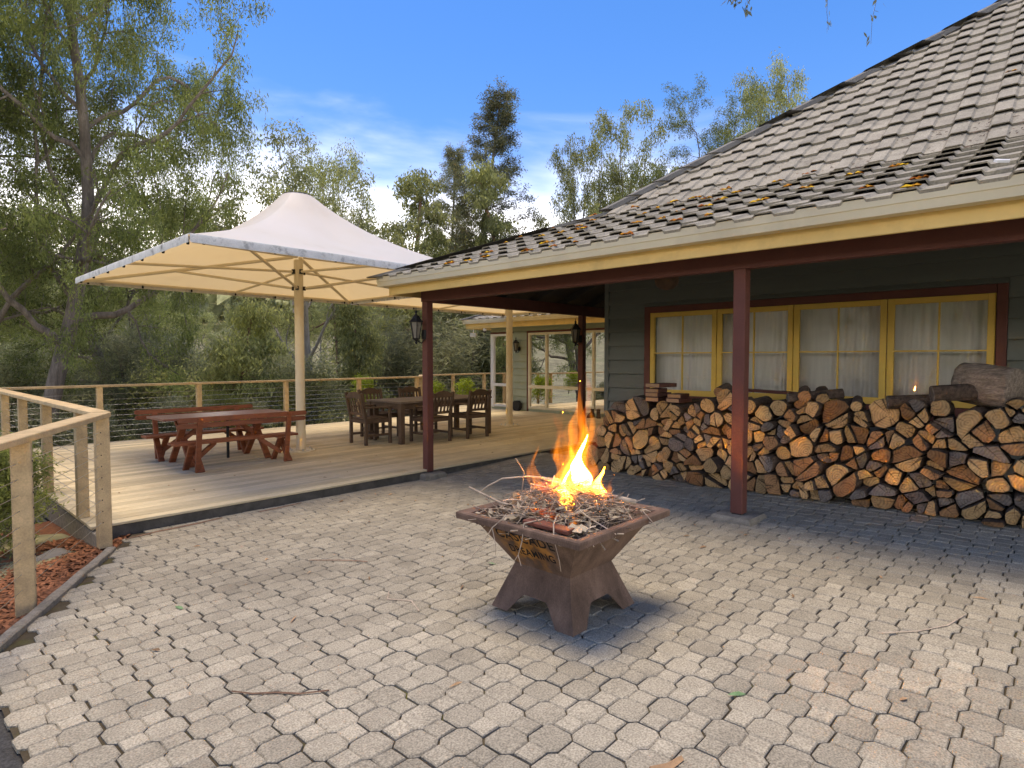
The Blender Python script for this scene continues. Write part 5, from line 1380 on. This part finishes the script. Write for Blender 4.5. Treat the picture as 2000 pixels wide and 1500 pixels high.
for k in range(len(seeds)):
    poly = cell_poly(k)
    if not poly: continue
    y, z, r = seeds[k]
    np_ = R.choices((0, 1), (.4, .6))[0] if r < .07 else R.choices((0, 1, 2), (.10, .50, .40))[0]
    for pc in split_poly(poly, y, z, np_):
        if area(pc) < .0009: continue
        cy = sum(p[0] for p in pc)/len(pc); cz = sum(p[1] for p in pc)/len(pc)
        kind = 'round' if np_ == 0 and len(poly) > 9 else R.choices(['tan', 'red', 'grey'], [.55, .25, .20])[0]
        rot = R.gauss(0, .10); c_, s_ = math.cos(rot), math.sin(rot); sh = R.uniform(.90, .99)
        pl = [((a-cy)*sh, (b-cz)*sh) for a, b in resample(pc, 12)]
        pl = [(a*c_-b*s_+R.uniform(-.003, .003), a*s_+b*c_+R.uniform(-.003, .003)) for a, b in pl]
        me = mesh_of('firewood_log', log_mesh(pl, R.uniform(.36, .48), (R.gauss(0, .17), R.gauss(0, .17)), None, R), [LOGKINDS[kind][0], 'log_bark'])
        o = link('firewood_log', me, None, (pile_x(cy)+R.gauss(0, .035), cy, cz+zg(6.1, cy)+.002))
        o.rotation_euler = (0, R.gauss(0, .03), R.gauss(0, .07))
        ar = area(pc); size = 'small ' if ar < .006 else ('large ' if ar > .014 else '')
        rw = 'low in the woodpile' if cz < .2 else ('high in the woodpile' if cz > pile_top(cy)-.22 else 'halfway up the woodpile')
        wh = ' near the wall corner' if cy > 3.2 else (' behind the post' if cy > 1.7 else ' near the stump')
        tag(o, size+{'round': 'round log with ringed pale end ', 'tan': 'split log with pale tan end ', 'red': 'split log with red brown end ', 'grey': 'weathered grey split log '}[kind]+rw+wh, 'log', 'logs stacked in the woodpile')
# back row, seen between and above the front logs
for k in range(60):
    y = R.uniform(PILE_Y0, 4.3); z = R.uniform(.1, pile_top(y)-.06); r = R.uniform(.05, .085)
    pl = [(r*math.cos(2*math.pi*i/8)*R.uniform(.8, 1.1), r*math.sin(2*math.pi*i/8)*R.uniform(.8, 1.1)) for i in range(8)]
    if z < pile_top(y)-.15: continue
    o = link('firewood_log', mesh_of('firewood_log', log_mesh(pl, .42, (0, 0), None, R), ['log_end_grey', 'log_bark']), None, (pile_x(y)+.47+R.uniform(0, .05), y, z+zg(6.5, y)))
    tag(o, 'dark log in the back row of the woodpile', 'log', 'logs in the back row of the woodpile')
# odd logs lying on top
TOPLOGS = [(3.95, .045, .55, 'tan', .95, 'small round log sticking out at the top of the left end of the woodpile'),
           (1.70, .058, .50, 'tan', .3, 'bright orange ended round log on top of the woodpile'), (1.86, .060, .42, 'red', .3, 'round red brown log on top of the woodpile beside the orange one'),
           (1.42, .05, .40, 'tan', .2, 'short split log on top of the woodpile under the third window sash'), (2.75, .055, .4, 'red', .2, 'round log on top of the woodpile just left of the middle post'),
           (1.18, .062, .45, 'grey', 1.3, 'bark covered log lying along the top of the woodpile'), (.86, .07, .38, 'grey', 1.15, 'thick bark slab lying on the woodpile beside the stump'),
           (2.02, .05, .5, 'grey', 1.0, 'dark bark log lying across the top of the woodpile')]
for y, r, ln, kd, yaw, lb in TOPLOGS:
    pl = [(r*math.cos(2*math.pi*i/12)*R.uniform(.9, 1.08), r*math.sin(2*math.pi*i/12)*R.uniform(.85, 1.05)) for i in range(12)]
    o = link('firewood_log', mesh_of('firewood_log', log_mesh(pl, ln, (0, 0), None, R), [LOGKINDS[kd][0], 'log_bark']), None, (pile_x(y)+.06, y, pile_top(y)+zg(6.1, y)+r*.72))
    o.rotation_euler = (0, -.08, yaw*(-1 if yaw > .5 else 1)); tag(o, lb, 'log', 'odd logs on top of the woodpile')
# weathered stump round on top of the right end
mb = MB(); nseg, nr = 30, 14
for j in range(nr+1):
    t_ = j/nr; yy = -.20+.40*t_
    for i in range(nseg):
        an = 2*math.pi*i/nseg; rr = .172*(1+.05*math.sin(an*3+.7)+.025*math.sin(an*9+t_*3)+.018*math.sin(an*17+t_*6))*(1-.10*abs(t_-.45)**2*2)
        knob = .05*math.exp(-((an-3.75)**2/.12+(t_-.35)**2/.03)); rr += knob*.5
        mb.v.append((rr*math.cos(an), yy, rr*math.sin(an)))
for j in range(nr):
    for i in range(nseg): mb.f.append((j*nseg+i, j*nseg+(i+1) % nseg, (j+1)*nseg+(i+1) % nseg, (j+1)*nseg+i)); mb.m.append(0)
mb.f += [tuple(range(nseg)), tuple(range(nr*nseg+nseg-1, nr*nseg-1, -1))]; mb.m += [0, 0]
o = solo('stump_round', mb, 'stump_bark', 'big weathered grey stump round lying on top of the woodpile', 'stump', base=(0, 0, 0), smooth=True)
o.location = (6.33, .50, pile_top(.5)+zg(6.1, .5)+.155); o.rotation_euler = (.12, .25, -.35)
# flat offcut blocks stacked on the left end
for k, (yy, zz, w, ln, rz) in enumerate(((3.62, .0, .16, .30, .1), (3.60, .052, .17, .30, -.05), (3.63, .104, .16, .28, .12), (3.56, .158, .20, .34, -.12), (3.30, .0, .17, .26, -.1), (3.31, .05, .16, .24, .06))):
    mb = MB(); mb.box((0, 0, .024), (ln, w, .046), ch=.003); mb.add([(-ln/2-.001, -w/2+.004, .005), (-ln/2-.001, w/2-.004, .005), (-ln/2-.001, w/2-.004, .043), (-ln/2-.001, -w/2+.004, .043)], [(0, 1, 2, 3)], 1)
    me = mesh_of('timber_block', mb, ['brick_brown', 'offcut_end'])
    o = link('timber_block', me, None, (pile_x(yy)+.14, yy, pile_top(yy)+zg(6.2, yy)+.005+zz)); o.rotation_euler = (0, 0, rz)
    tag(o, 'flat brown timber block in the tall stack on the woodpile' if k < 4 else 'flat brown timber block in the low stack on the woodpile', 'block', 'flat timber blocks stacked on the woodpile')
mb = MB(); mb.beam((6.95, 1.9, pile_top(2)+.155), (6.9, 3.0, pile_top(2.6)+.13), .15, .03, .004); solo('painted_plank', mb, 'maroon', 'maroon painted plank lying behind the top of the woodpile', 'plank')

# ------------------------------------------------------------------ litter on the paving and deck
def leaf_obj(x, y, z, l, w, rz, m, label, cat, group):
    mb = MB(); c = .25*w
    mb.add([(-l, 0, .002), (-.4*l, w*.8, .006), (.3*l, w, .01), (l, .1*w, .004), (.3*l, -w*.8, .004), (-.4*l, -w*.7, .003), (0, 0, .012)],
           [(0, 6, 1), (1, 6, 2), (2, 6, 3), (3, 6, 4), (4, 6, 5), (5, 6, 0)])
    o = link('fallen_leaf', mesh_of('fallen_leaf', mb, m), None, (x, y, z)); o.rotation_euler = (R.gauss(0, .08), R.gauss(0, .08), rz); return tag(o, label, cat, group)
for k in range(42):
    x, y = R.uniform(.7, 5.5), R.uniform(.0, 5.9)
    if not pave_in(x, y): continue
    leaf_obj(x, y, zg(x, y)+.002, R.uniform(.018, .05), R.uniform(.005, .012), R.uniform(0, 6.28), 'dry_leaf', 'dry brown gum leaf lying on the paving', 'leaf', 'fallen leaves on the paving')
for k in range(16):
    x, y = R.uniform(1.6, 8.5), R.uniform(6.5, 8.3)
    leaf_obj(x, y, .002, R.uniform(.018, .04), R.uniform(.004, .010), R.uniform(0, 6.28), 'dry_leaf', 'dry leaf lying on the deck boards', 'leaf', 'fallen leaves on the deck')
for x, y in ((2.35, .95), (2.9, 2.9), (1.2, 3.8)):
    leaf_obj(x, y, zg(x, y)+.002, .04, .012, R.uniform(0, 6), 'green_leaf', 'fresh green gum leaf lying on the paving', 'leaf', 'green leaves on the paving')
def bark(pts, w, label, m='bark_strip', nm='bark_strip'):
    mb = MB(); n = len(pts)
    for i, (x, y) in enumerate(pts):
        a, b = pts[max(i-1, 0)], pts[min(i+1, n-1)]; d = Vector((b[0]-a[0], b[1]-a[1], 0)).normalized(); s_ = Vector((-d.y, d.x, 0))*w*(.35+.65*math.sin(math.pi*(i+.5)/n)); z = (zg(x, y) if y < 6.2 else 0)+.004
        mb.v += [tuple(Vector((x, y, z))+s_), (x, y, z+w*.7), tuple(Vector((x, y, z))-s_), (x, y, z-.001)]
    for i in range(n-1):
        for k in range(4): mb.f.append((i*4+k, i*4+(k+1) % 4, (i+1)*4+(k+1) % 4, (i+1)*4+k)); mb.m.append(0)
    mb.f += [(0, 1, 2, 3), (n*4-4, n*4-3, n*4-2, n*4-1)]; mb.m += [0, 0]
    return solo(nm, mb, m, label, 'bark' if 'bark' in nm else 'twig')
bark([(1.00, 2.55), (1.05, 2.46), (1.12, 2.39), (1.18, 2.30), (1.27, 2.23)], .006, 'long red brown bark strip on the near paving')
bark([(2.16, 4.05), (2.3, 3.86), (2.36, 3.76), (2.40, 3.66)], .006, 'curved dark bark strip on the paving between the deck and the fire pit')
bark([(1.48, 6.0), (1.75, 6.07), (2.1, 6.10), (2.35, 6.14)], .012, 'long peeled bark strip against the deck edge near the corner post')
bark([(2.7, 6.10), (2.95, 6.12), (3.2, 6.16)], .010, 'short pale bark piece against the middle of the deck edge')
bark([(2.05, 2.62), (2.12, 2.78), (2.05, 2.92), (2.13, 3.02)], .006, 'thin forked twig lying beside the left leg of the fire pit', 'twig', 'fallen_twig')
bark([(3.35, .66), (3.5, .52), (3.68, .42), (3.9, .37)], .005, 'thin dark twig lying on the paving before the woodpile', 'twig', 'fallen_twig')
bark([(1.72, .98), (1.78, .94), (1.84, .93)], .016, 'small orange bark curl on the near paving', 'dry_leaf')
bark([(4.55, 3.9), (4.62, 4.05), (4.70, 4.12)], .02, 'pale leafy scrap on the shaded paving behind the fire pit', 'twig', 'fallen_twig')
# boulder under the deck corner
mb = MB(); bm = bmesh.new(); bmesh.ops.create_icosphere(bm, subdivisions=3, radius=1)
for v in bm.verts:
    p = v.co; q = 1+.12*math.sin(p.x*3+1)*math.sin(p.y*2.6)+.06*math.sin(p.z*7+p.x*5); mb.v.append((p.x*.17*q, p.y*.14*q, p.z*.13*q))
mb.f = [tuple(v.index for v in f.verts) for f in bm.faces]; mb.m = [0]*len(mb.f); bm.free()
o = solo('boulder', mb, 'boulder', 'rounded brown boulder under the deck corner', 'rock', base=(0, 0, 0), smooth=True); o.location = (1.02, 6.35, -.30)

# ------------------------------------------------------------------ vegetation
def nrm(v): return v/np.linalg.norm(v)
class Tree:
    def __init__(s, seed): s.g = np.random.default_rng(seed); s.lines = []; s.tips = []; s.tipd = []
    def grow(s, p, d, L, r, lev, P):
        g = s.g; seg = max(4, int(L/P['seg'][lev])); pts = [p]; d = nrm(d); ds = []
        for i in range(seg):
            d = nrm(d+g.normal(0, P['wander'][lev], 3)+np.array([0, 0, P['up'][lev]])); p = p+d*L/seg; pts.append(p); ds.append(d)
        end = r*P['taper'][lev]; rad = np.linspace(r, end, len(pts))
        if lev == 0: rad[0] *= 1.35
        s.lines.append((pts, rad))
        if lev == P['levels']:
            for i in range(max(1, seg//3), seg+1): s.tips.append(pts[i]); s.tipd.append(ds[i-1])
            return
        nk = P['kids'][lev]; lo = P['start'][lev]
        az = g.uniform(0, 6.28)
        for k in range(nk):
            t = lo+(1-lo)*(k+g.uniform(.2, .9))/nk; i = min(seg-1, int(t*seg)); base = pts[i]+(pts[i+1]-pts[i])*(t*seg-i)
            az += 2.4+g.normal(0, .4); a = np.radians(g.normal(P['angle'][lev], 9))
            dd = ds[i]; ref = np.array([0, 0, 1.]) if abs(dd[2]) < .9 else np.array([1., 0, 0])
            e1 = nrm(np.cross(dd, ref)); e2 = np.cross(dd, e1)
            nd = dd*np.cos(a)+(e1*np.cos(az)+e2*np.sin(az))*np.sin(a)
            q = P.get('shape', lambda t: 1)(t) if lev == 0 else 1-.35*t
            s.grow(base, nd, P['len'][lev]*q*g.uniform(.75, 1.2), max(.004, rad[i]*P['rratio'][lev]), lev+1, P)
        if P.get('leader', True) and lev < P['levels']:
            s.tips.append(pts[-1]); s.tipd.append(ds[-1])
    def wood(s, sides=7):
        mb = MB()
        for pts, rad in s.lines:
            n = sides if rad[0] > .05 else (5 if rad[0] > .015 else 3); mb.tube(pts, list(rad), n, cap=False)
        return mb
    def leaves(s, n, L, W, spread, droop, flat=.5):
        g = s.g; T = np.array(s.tips); k = g.integers(0, len(T), n)
        w = g.normal(0, 1, (n, 3)); w *= (g.random((n, 1))**.5)/np.linalg.norm(w, axis=1, keepdims=True)
        C = T[k]+w*np.array([spread, spread, spread*.75])
        d = g.normal(0, 1, (n, 3)); d /= np.linalg.norm(d, axis=1, keepdims=True); d[:, 2] -= droop; d /= np.linalg.norm(d, axis=1, keepdims=True)
        e = np.cross(d, g.normal(0, 1, (n, 3))); e /= np.linalg.norm(e, axis=1, keepdims=True)
        l = L*g.uniform(.6, 1.3, (n, 1)); ww = W*g.uniform(.7, 1.3, (n, 1))
        V = np.empty((n, 4, 3)); V[:, 0] = C; V[:, 1] = C+d*l*.42+e*ww*.5; V[:, 2] = C+d*l; V[:, 3] = C+d*l*.45-e*ww*.5
        F = np.arange(n*4).reshape(n, 4); return V.reshape(-1, 3), F
def make_tree(name, seed, P, H, r, nleaf, L, W, spread, droop, lm, bark='gum_bark', lean=(0, 0)):
    t = Tree(seed); t.grow(np.array([0, 0, 0.]), np.array([lean[0], lean[1], 1.]), H, r, 0, P)
    wood = mesh_of(name+'_trunk', t.wood(), bark, None, True); V, F = t.leaves(nleaf, L, W, spread, droop)
    return wood, raw_mesh(name+'_crown', V, F, lm)
def plant_tree(nm, protos, loc, rz, sc, label, group, cat='tree', scz=None):
    t = thing(nm, label, cat, loc, rz, group); t.scale = (sc, sc, scz or sc)
    link('trunk', protos[0], t); link('crown', protos[1], t); return t

GUM = dict(levels=3, seg=[.5, .4, .3, .2], wander=[.05, .16, .2, .22], up=[.03, .06, .03, -.02], taper=[.35, .3, .3, .3], kids=[9, 6, 4], start=[.32, .25, .2],
           angle=[58, 48, 45], len=[3.6, 1.7, .85], rratio=[.5, .55, .55], shape=lambda t: .55+.9*math.sin(math.pi*min(1, t*.95)))
BIG = dict(GUM, kids=[17, 8, 5], start=[.34, .2, .15], len=[4.6, 2.0, .9], wander=[.07, .2, .25, .25], up=[.02, .05, .03, -.03], angle=[64, 50, 48], rratio=[.36, .5, .5], shape=lambda t: .75+.45*math.sin(math.pi*t))
SLIM = dict(GUM, kids=[14, 4, 3], start=[.35, .25, .2], len=[1.45, .7, .4], angle=[45, 45, 45], up=[.04, .02, -.06, -.1], shape=lambda t: 1.05-.75*t**1.6)
FIR = dict(levels=2, seg=[.5, .3, .2], wander=[.015, .08, .12], up=[.02, .03, .0], taper=[.1, .3, .3], kids=[100, 6], start=[.08, .25], angle=[66, 42], len=[4.4, .7], rratio=[.28, .5], shape=lambda t: max(.04, 1.0-t)**.95)
SHRUB = dict(levels=2, seg=[.3, .25, .2], wander=[.1, .15, .2], up=[.05, .12, .05], taper=[.3, .3, .3], kids=[16, 7], start=[.02, .15], angle=[48, 40], len=[1.5, .8], rratio=[.6, .6], shape=lambda t: 1.2-.6*t)
big1 = make_tree('gum', 3, BIG, 10.5, .27, 150000, .10, .026, .30, .8, 'gum_leaf', lean=(.03, -.03))
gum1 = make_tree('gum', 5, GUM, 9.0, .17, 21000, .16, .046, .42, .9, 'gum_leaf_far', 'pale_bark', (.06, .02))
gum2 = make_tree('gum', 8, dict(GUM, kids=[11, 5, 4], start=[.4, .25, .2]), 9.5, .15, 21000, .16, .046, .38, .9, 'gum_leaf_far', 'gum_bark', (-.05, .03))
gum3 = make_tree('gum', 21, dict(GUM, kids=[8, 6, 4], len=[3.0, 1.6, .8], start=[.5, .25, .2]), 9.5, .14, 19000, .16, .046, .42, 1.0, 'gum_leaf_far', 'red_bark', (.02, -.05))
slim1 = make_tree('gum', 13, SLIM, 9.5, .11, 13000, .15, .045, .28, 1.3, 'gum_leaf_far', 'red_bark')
fir1 = make_tree('fir', 17, FIR, 15.0, .20, 70000, .11, .028, .22, .2, 'fir_leaf')
wat1 = make_tree('wattle', 31, SHRUB, 2.6, .05, 9000, .15, .022, .38, .1, 'wattle_leaf')
wat2 = make_tree('wattle', 33, dict(SHRUB, len=[1.9, 1.0], kids=[18, 8]), 3.2, .06, 9500, .13, .03, .42, .5, 'gum_leaf_far')
wat3 = make_tree('wattle', 35, dict(SHRUB, len=[1.3, .7], up=[.05, .25, .2]), 3.0, .05, 11000, .16, .016, .32, -.5, 'dark_leaf')
sap1 = make_tree('sapling', 41, dict(SLIM, kids=[12, 4, 3], start=[.3, .2, .2], len=[.9, .5, .3]), 4.2, .05, 7500, .13, .038, .28, 1.4, 'gum_leaf_far', 'red_bark')
bush1 = make_tree('bush', 43, dict(SHRUB, seg=[.15, .12, .08], len=[.55, .3], kids=[16, 7]), .7, .02, 15000, .055, .010, .13, -.2, 'gum_leaf')
lime1 = make_tree('bush', 47, dict(SHRUB, seg=[.15, .12, .08], len=[.45, .25], kids=[12, 6]), .9, .015, 1600, .075, .034, .14, .3, 'lime_leaf')
cone1 = make_tree('bush', 51, dict(SHRUB, seg=[.15, .12, .08], len=[.5, .3], kids=[22, 6], up=[.02, .35, .2], shape=lambda t: 1.3-1.1*t), 1.3, .02, 15000, .05, .014, .10, -.4, 'wattle_leaf')

def at(px, D, dz=0):
    p = spot(px, D); return (p.x, p.y, terrain_z(p.x, p.y)-.15+dz)
def top_scale(px, D, ytop, H):
    """scale so that the top reaches the height it has in the view"""
    z0 = at(px, D)[2]; return (CAM_Z+D*(702-ytop)/1170-z0)/H
def put(nm, proto, px, D, ytop, H, label, group='trees beyond the deck', rz=0, wide=1.0, cat='tree'):
    sc = top_scale(px, D, ytop, H)
    return plant_tree(nm, proto, at(px, D), rz, sc*wide, label, group, cat, sc)
put('gum_tree', big1, 45, 13.5, -190, 11.2, 'large gnarled gum tree with thick trunk behind the left railing', rz=.4, wide=.58)
put('gum_tree', big1, -190, 12.5, -60, 11.2, 'large gum tree leaning in beyond the left side of the deck', rz=2.3, wide=.85)
put('gum_tree', big1, 285, 24, 385, 11.2, 'dark trunked spreading gum tree behind the left half of the umbrella', rz=4.0, wide=1.0)
put('gum_tree', gum1, 606, 22, 340, 10.8, 'pale barked gum tree standing behind the umbrella pole', rz=1.0)
put('gum_tree', slim1, 768, 25, 290, 10.0, 'slender gum tree with drooping crown right of the umbrella peak', rz=.5, wide=1.15)
put('fir_tree', fir1, 930, 30, 190, 15.3, 'tall pointed dark conifer above the house hip', rz=.3, wide=1.12)
put('fir_tree', fir1, 872, 33, 275, 15.3, 'shorter conifer tucked beside the tall conifer', rz=2.0, wide=.95)
put('gum_tree', slim1, 1036, 29, 345, 10.0, 'small drooping gum tree between the conifer and the house roof', rz=3.0, wide=1.0)
put('gum_tree', gum2, 1185, 28, 268, 10.8, 'open crowned gum tree rising behind the roof hip', rz=1.7, wide=.62)
put('gum_tree', gum2, 1112, 31, 340, 10.8, 'lower gum tree beside the open crowned gum behind the roof', rz=.2, wide=.5)
put('gum_tree', big1, 1425, 27, 285, 11.4, 'full crowned gum tree behind the middle of the roof hip', rz=3.1, wide=.80)
put('gum_tree', gum3, 1515, 30, 205, 10.6, 'gum tree with bare upper limbs at the right of the full crowned gum', rz=.9, wide=.55)
put('gum_tree', gum3, 668, 28, 362, 10.6, 'gum tree with small crown behind the umbrella peak', rz=2.2, wide=.6)
put('sapling', sap1, 458, 17.5, 590, 4.6, 'dense drooping gum sapling behind the picnic table', rz=.6, wide=1.15)
put('sapling', sap1, 690, 20, 575, 4.6, 'drooping gum sapling behind the dining table', rz=2.6, wide=1.1)
plants = [(245, 20, 660, wat3, 3.6), (330, 21, 690, wat3, 3.6), (375, 23, 668, wat1, 3.4), (-60, 18, 650, wat1, 3.4)]
for i, (px, D, yt, pr, H) in enumerate(plants):
    put('understory_shrub', pr, px, D, yt, H, 'dark fine leaved shrub behind the left back railing' if pr is wat3 else 'grey green wattle shrub behind the left back railing', 'shrubs beyond the deck', R.uniform(0, 6), 1.15, 'shrub')
rg = random.Random(5)
for i in range(30):
    px = -120+i*45+rg.uniform(-14, 14); D = rg.choice((19, 23, 27, 32, 37))*rg.uniform(.95, 1.08)
    yt = rg.uniform(690, 730) if D < 24 else rg.uniform(655, 705)
    if 660 < px < 1000: yt = rg.uniform(600, 680); D = max(D, 21)
    if px > 760: D = max(D, 25)
    pr, H = rg.choice(((wat1, 3.4), (wat2, 4.2), (wat1, 3.4)))
    put('understory_shrub', pr, px, D, yt, H, ('soft grey green wattle shrub ' if pr is wat1 else 'leafy green shrub ')+('low on the slope ' if yt > 680 else 'rising high ')+('behind the left railing' if px < 240 else 'behind the picnic table' if px < 600 else 'behind the dining table' if px < 860 else 'behind the far wing'), 'shrubs beyond the deck', rg.uniform(0, 6), rg.uniform(1.1, 1.45), 'shrub')
for i in range(36):
    px = -200+i*41+rg.uniform(-18, 18); D = rg.uniform(30, 58); yt = rg.uniform(540, 625)
    if 430 < px < 580: yt = rg.uniform(606, 640)
    if px > 780: yt = rg.uniform(470, 600)
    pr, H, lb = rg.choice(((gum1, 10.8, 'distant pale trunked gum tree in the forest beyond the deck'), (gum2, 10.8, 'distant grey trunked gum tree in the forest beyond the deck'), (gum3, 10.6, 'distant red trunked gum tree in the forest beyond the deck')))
    put('forest_tree', pr, px, D, yt, H, lb, 'forest trees beyond the deck', rg.uniform(0, 6), rg.uniform(.8, 1.15))
for px, D, yt in ((865, 28, 545), (930, 29, 530), (985, 30, 520), (1060, 31, 500), (1130, 31, 500)):
    put('gum_tree', rg.choice((gum2, gum3)), px, D, yt, 10.7, 'slim dark gum tree standing close behind the far wing', 'trees behind the wing', rg.uniform(0, 6), .55)
# distant ridge trees read as one mass
far_ridge = []
V, F = [], []
for k in range(2600):
    a = math.radians(rg.uniform(15, 125)); r = rg.uniform(110, 240); x, y = r*math.cos(a), r*math.sin(a); z = terrain_z(x, y); s_ = rg.uniform(2.5, 5)
    for _ in range(7):
        c = Vector((x+rg.gauss(0, s_*.4), y+rg.gauss(0, s_*.4), z+s_*rg.uniform(.3, 1.8))); u_ = Vector((rg.gauss(0, 1), rg.gauss(0, 1), rg.gauss(0, 1))).normalized(); w_ = u_.cross(Vector((rg.gauss(0, 1), rg.gauss(0, 1), rg.gauss(0, 1)))).normalized(); o_ = len(V)
        V += [tuple(c-u_*s_*.5), tuple(c+w_*s_*.4), tuple(c+u_*s_*.5), tuple(c-w_*s_*.4)]; F.append((o_, o_+1, o_+2, o_+3))
o = link('far_woodland', raw_mesh('far_woodland', V, F, 'wattle_leaf')); o['kind'] = 'stuff'; tag(o, 'distant wooded ridge beyond the valley', 'woodland')
# shrubs close to the railings
for x, y, sc, pr, lb in ((.62, 6.75, 1.0, bush1, 'bushy green shrub growing beside the deck corner railing'), (.45, 7.6, 1.1, bush1, 'green shrub beside the middle of the left deck railing'), (.75, 9.3, 1.0, bush1, 'low green shrub beyond the left deck railing')):
    plant_tree('garden_bush', pr, (x, y, terrain_z(x, y)), R.uniform(0, 6), sc, lb, 'bushes beside the deck', 'shrub')
for x in (2.35, 3.05, 3.75, 4.4, 5.0, 5.7):
    y = 13.3+R.uniform(-.1, .5); z = terrain_z(x, y); sc = (R.uniform(.5, .72)-z)/1.55
    plant_tree('conical_bush', cone1, (x, y, z), R.uniform(0, 6), sc, 'pointed olive green bush behind the back railing', 'pointed bushes behind the back railing', 'shrub')
for px, D, yt, lb, sc in ((702, 15.2, 725, 'leafy plant with pale tips behind the dining table', .75), (918, 16.6, 730, 'bright yellow green plant behind the right dining chairs', .8), (852, 16.4, 738, 'trailing yellow leaved climber on the railing', .6), (1230, 22, 700, 'yellow green plant behind the wing', .8)):
    p = spot(px, D); z0 = CAM_Z+D*(702-yt)/1170-1.25*sc
    mb = MB(); mb.lathe((p.x, p.y, z0-.35), [(.13, 0), (.17, .35), (.19, .37), (.15, .36)], 12)
    pt = plant_tree('garden_plant', lime1, (p.x, p.y, z0), R.uniform(0, 6), sc, lb, 'bright plants behind the railing', 'plant')
V, F = [], []
t = thing('flowering_plant', 'low yellow flowering plant behind the picnic table', 'plant', (5.1, 12.95, -.35))
for k in range(500):
    c = Vector((R.gauss(0, .22), R.gauss(0, .12), .55+R.gauss(0, .10))); u_ = Vector((R.gauss(0, 1), R.gauss(0, 1), R.gauss(0, 1))).normalized()*.03; w_ = u_.cross(Vector((R.gauss(0, 1), R.gauss(0, 1), R.gauss(0, 1)))).normalized()*.02; o_ = len(V)
    V += [tuple(c-u_), tuple(c+w_), tuple(c+u_), tuple(c-w_)]; F.append((o_, o_+1, o_+2, o_+3))
link('flowers', raw_mesh('flowers', V, F, 'flower_yellow'), t); link('foliage', bush1[1], t); link('stems', bush1[0], t)

# gum tree behind the camera whose limb hangs into the top of the view, and bush reflected in the windows
tr = plant_tree('gum_tree', gum2, (-7.5, -4.5, zg(0, -4)-.2), 1.1, 1.0, 'gum tree standing on the driveway side with a limb over the paving', 'trees beyond the driveway')
for x, y, sc, rz, pr in ((-26, 20, 1.0, 2.0, gum1), (-28, 3, 1.0, 4.0, gum2), (-33, 12, 1.1, 1.4, gum3), (-27, -9, 1.0, 3.0, gum1)):
    plant_tree('forest_tree', pr, (x, y, terrain_z(x, y)-.1), rz, sc, 'gum tree reflected in the front windows of the house' if pr is not wat2 else 'leafy shrub reflected in the front windows of the house', 'trees beyond the driveway', 'tree' if pr is not wat2 else 'shrub')
br = thing('overhanging_branch', 'leafy twigs hanging into the top of the sky from an overhead limb', 'branch', (-7.3, -4.4, 5.5))
def up_at(px, py, D): p = spot(px, D); return Vector((p.x, p.y, CAM_Z+D*(702-py)/1170))
limb = [Vector((-7.4, -4.4, 5.6)), Vector((-4.5, -2.6, 6.8)), Vector((-1, 0.2, 6.6)), Vector((1.8, 2.4, 5.6)), up_at(1450, -130, 4.6), up_at(1700, -150, 4.7)]
mb = MB(); mb.tube([tuple(p) for p in limb], [.10, .08, .06, .04, .02, .012], 7, cap=True)
mb.tube([tuple(limb[2]), tuple(limb[2].lerp(up_at(470, -170, 5.0), .5)+Vector((0, 0, .3))), tuple(up_at(470, -170, 5.0)), tuple(up_at(330, -120, 5.2))], [.05, .035, .02, .01], 6)
part('limb', mb, 'gum_bark', br, True)
tw = []
for px, py0, py1, D, nl in ((1405, -100, 20, 4.5, 26), (1445, -110, 40, 4.5, 42), (1430, -110, 25, 4.55, 30), (1385, -100, 8, 4.5, 16), (1600, -130, 75, 4.7, 16), (1690, -140, 98, 4.7, 15), (470, -140, 5, 5.0, 40), (440, -130, 2, 5.1, 36), (540, -130, 4, 5.0, 24), (500, -140, 12, 5.0, 30), (330, -110, 14, 5.2, 30)):
    a, b = up_at(px+R.uniform(-4, 4), py0, D), up_at(px+R.uniform(-6, 6), py1, D); pts = []
    for i in range(7): q = a.lerp(b, i/6)+Vector((R.gauss(0, .012), R.gauss(0, .012), 0)); pts.append(q)
    mb = MB(); mb.tube([tuple(q) for q in pts], [.0035-.0004*i for i in range(7)], 4); part('twig', mb, 'gum_bark', br)
    V, F = [], []
    for k in range(nl):
        i = R.uniform(2.2, 6); q = pts[int(i)].lerp(pts[min(6, int(i)+1)], i-int(i))+Vector((R.gauss(0, .018), R.gauss(0, .018), 0)); d = Vector((R.gauss(0, .5), R.gauss(0, .5), -1)).normalized(); e = d.cross(Vector((R.gauss(0, 1), R.gauss(0, 1), .2))).normalized(); l, w = R.uniform(.03, .075), R.uniform(.007, .014); o_ = len(V)
        V += [tuple(q), tuple(q+d*l*.4+e*w), tuple(q+d*l), tuple(q+d*l*.4-e*w)]; F.append((o_, o_+1, o_+2, o_+3))
    V = np.array(V)-np.array(origin(br)); link('leaves', raw_mesh('leaves', V, F, 'dark_leaf'), br)
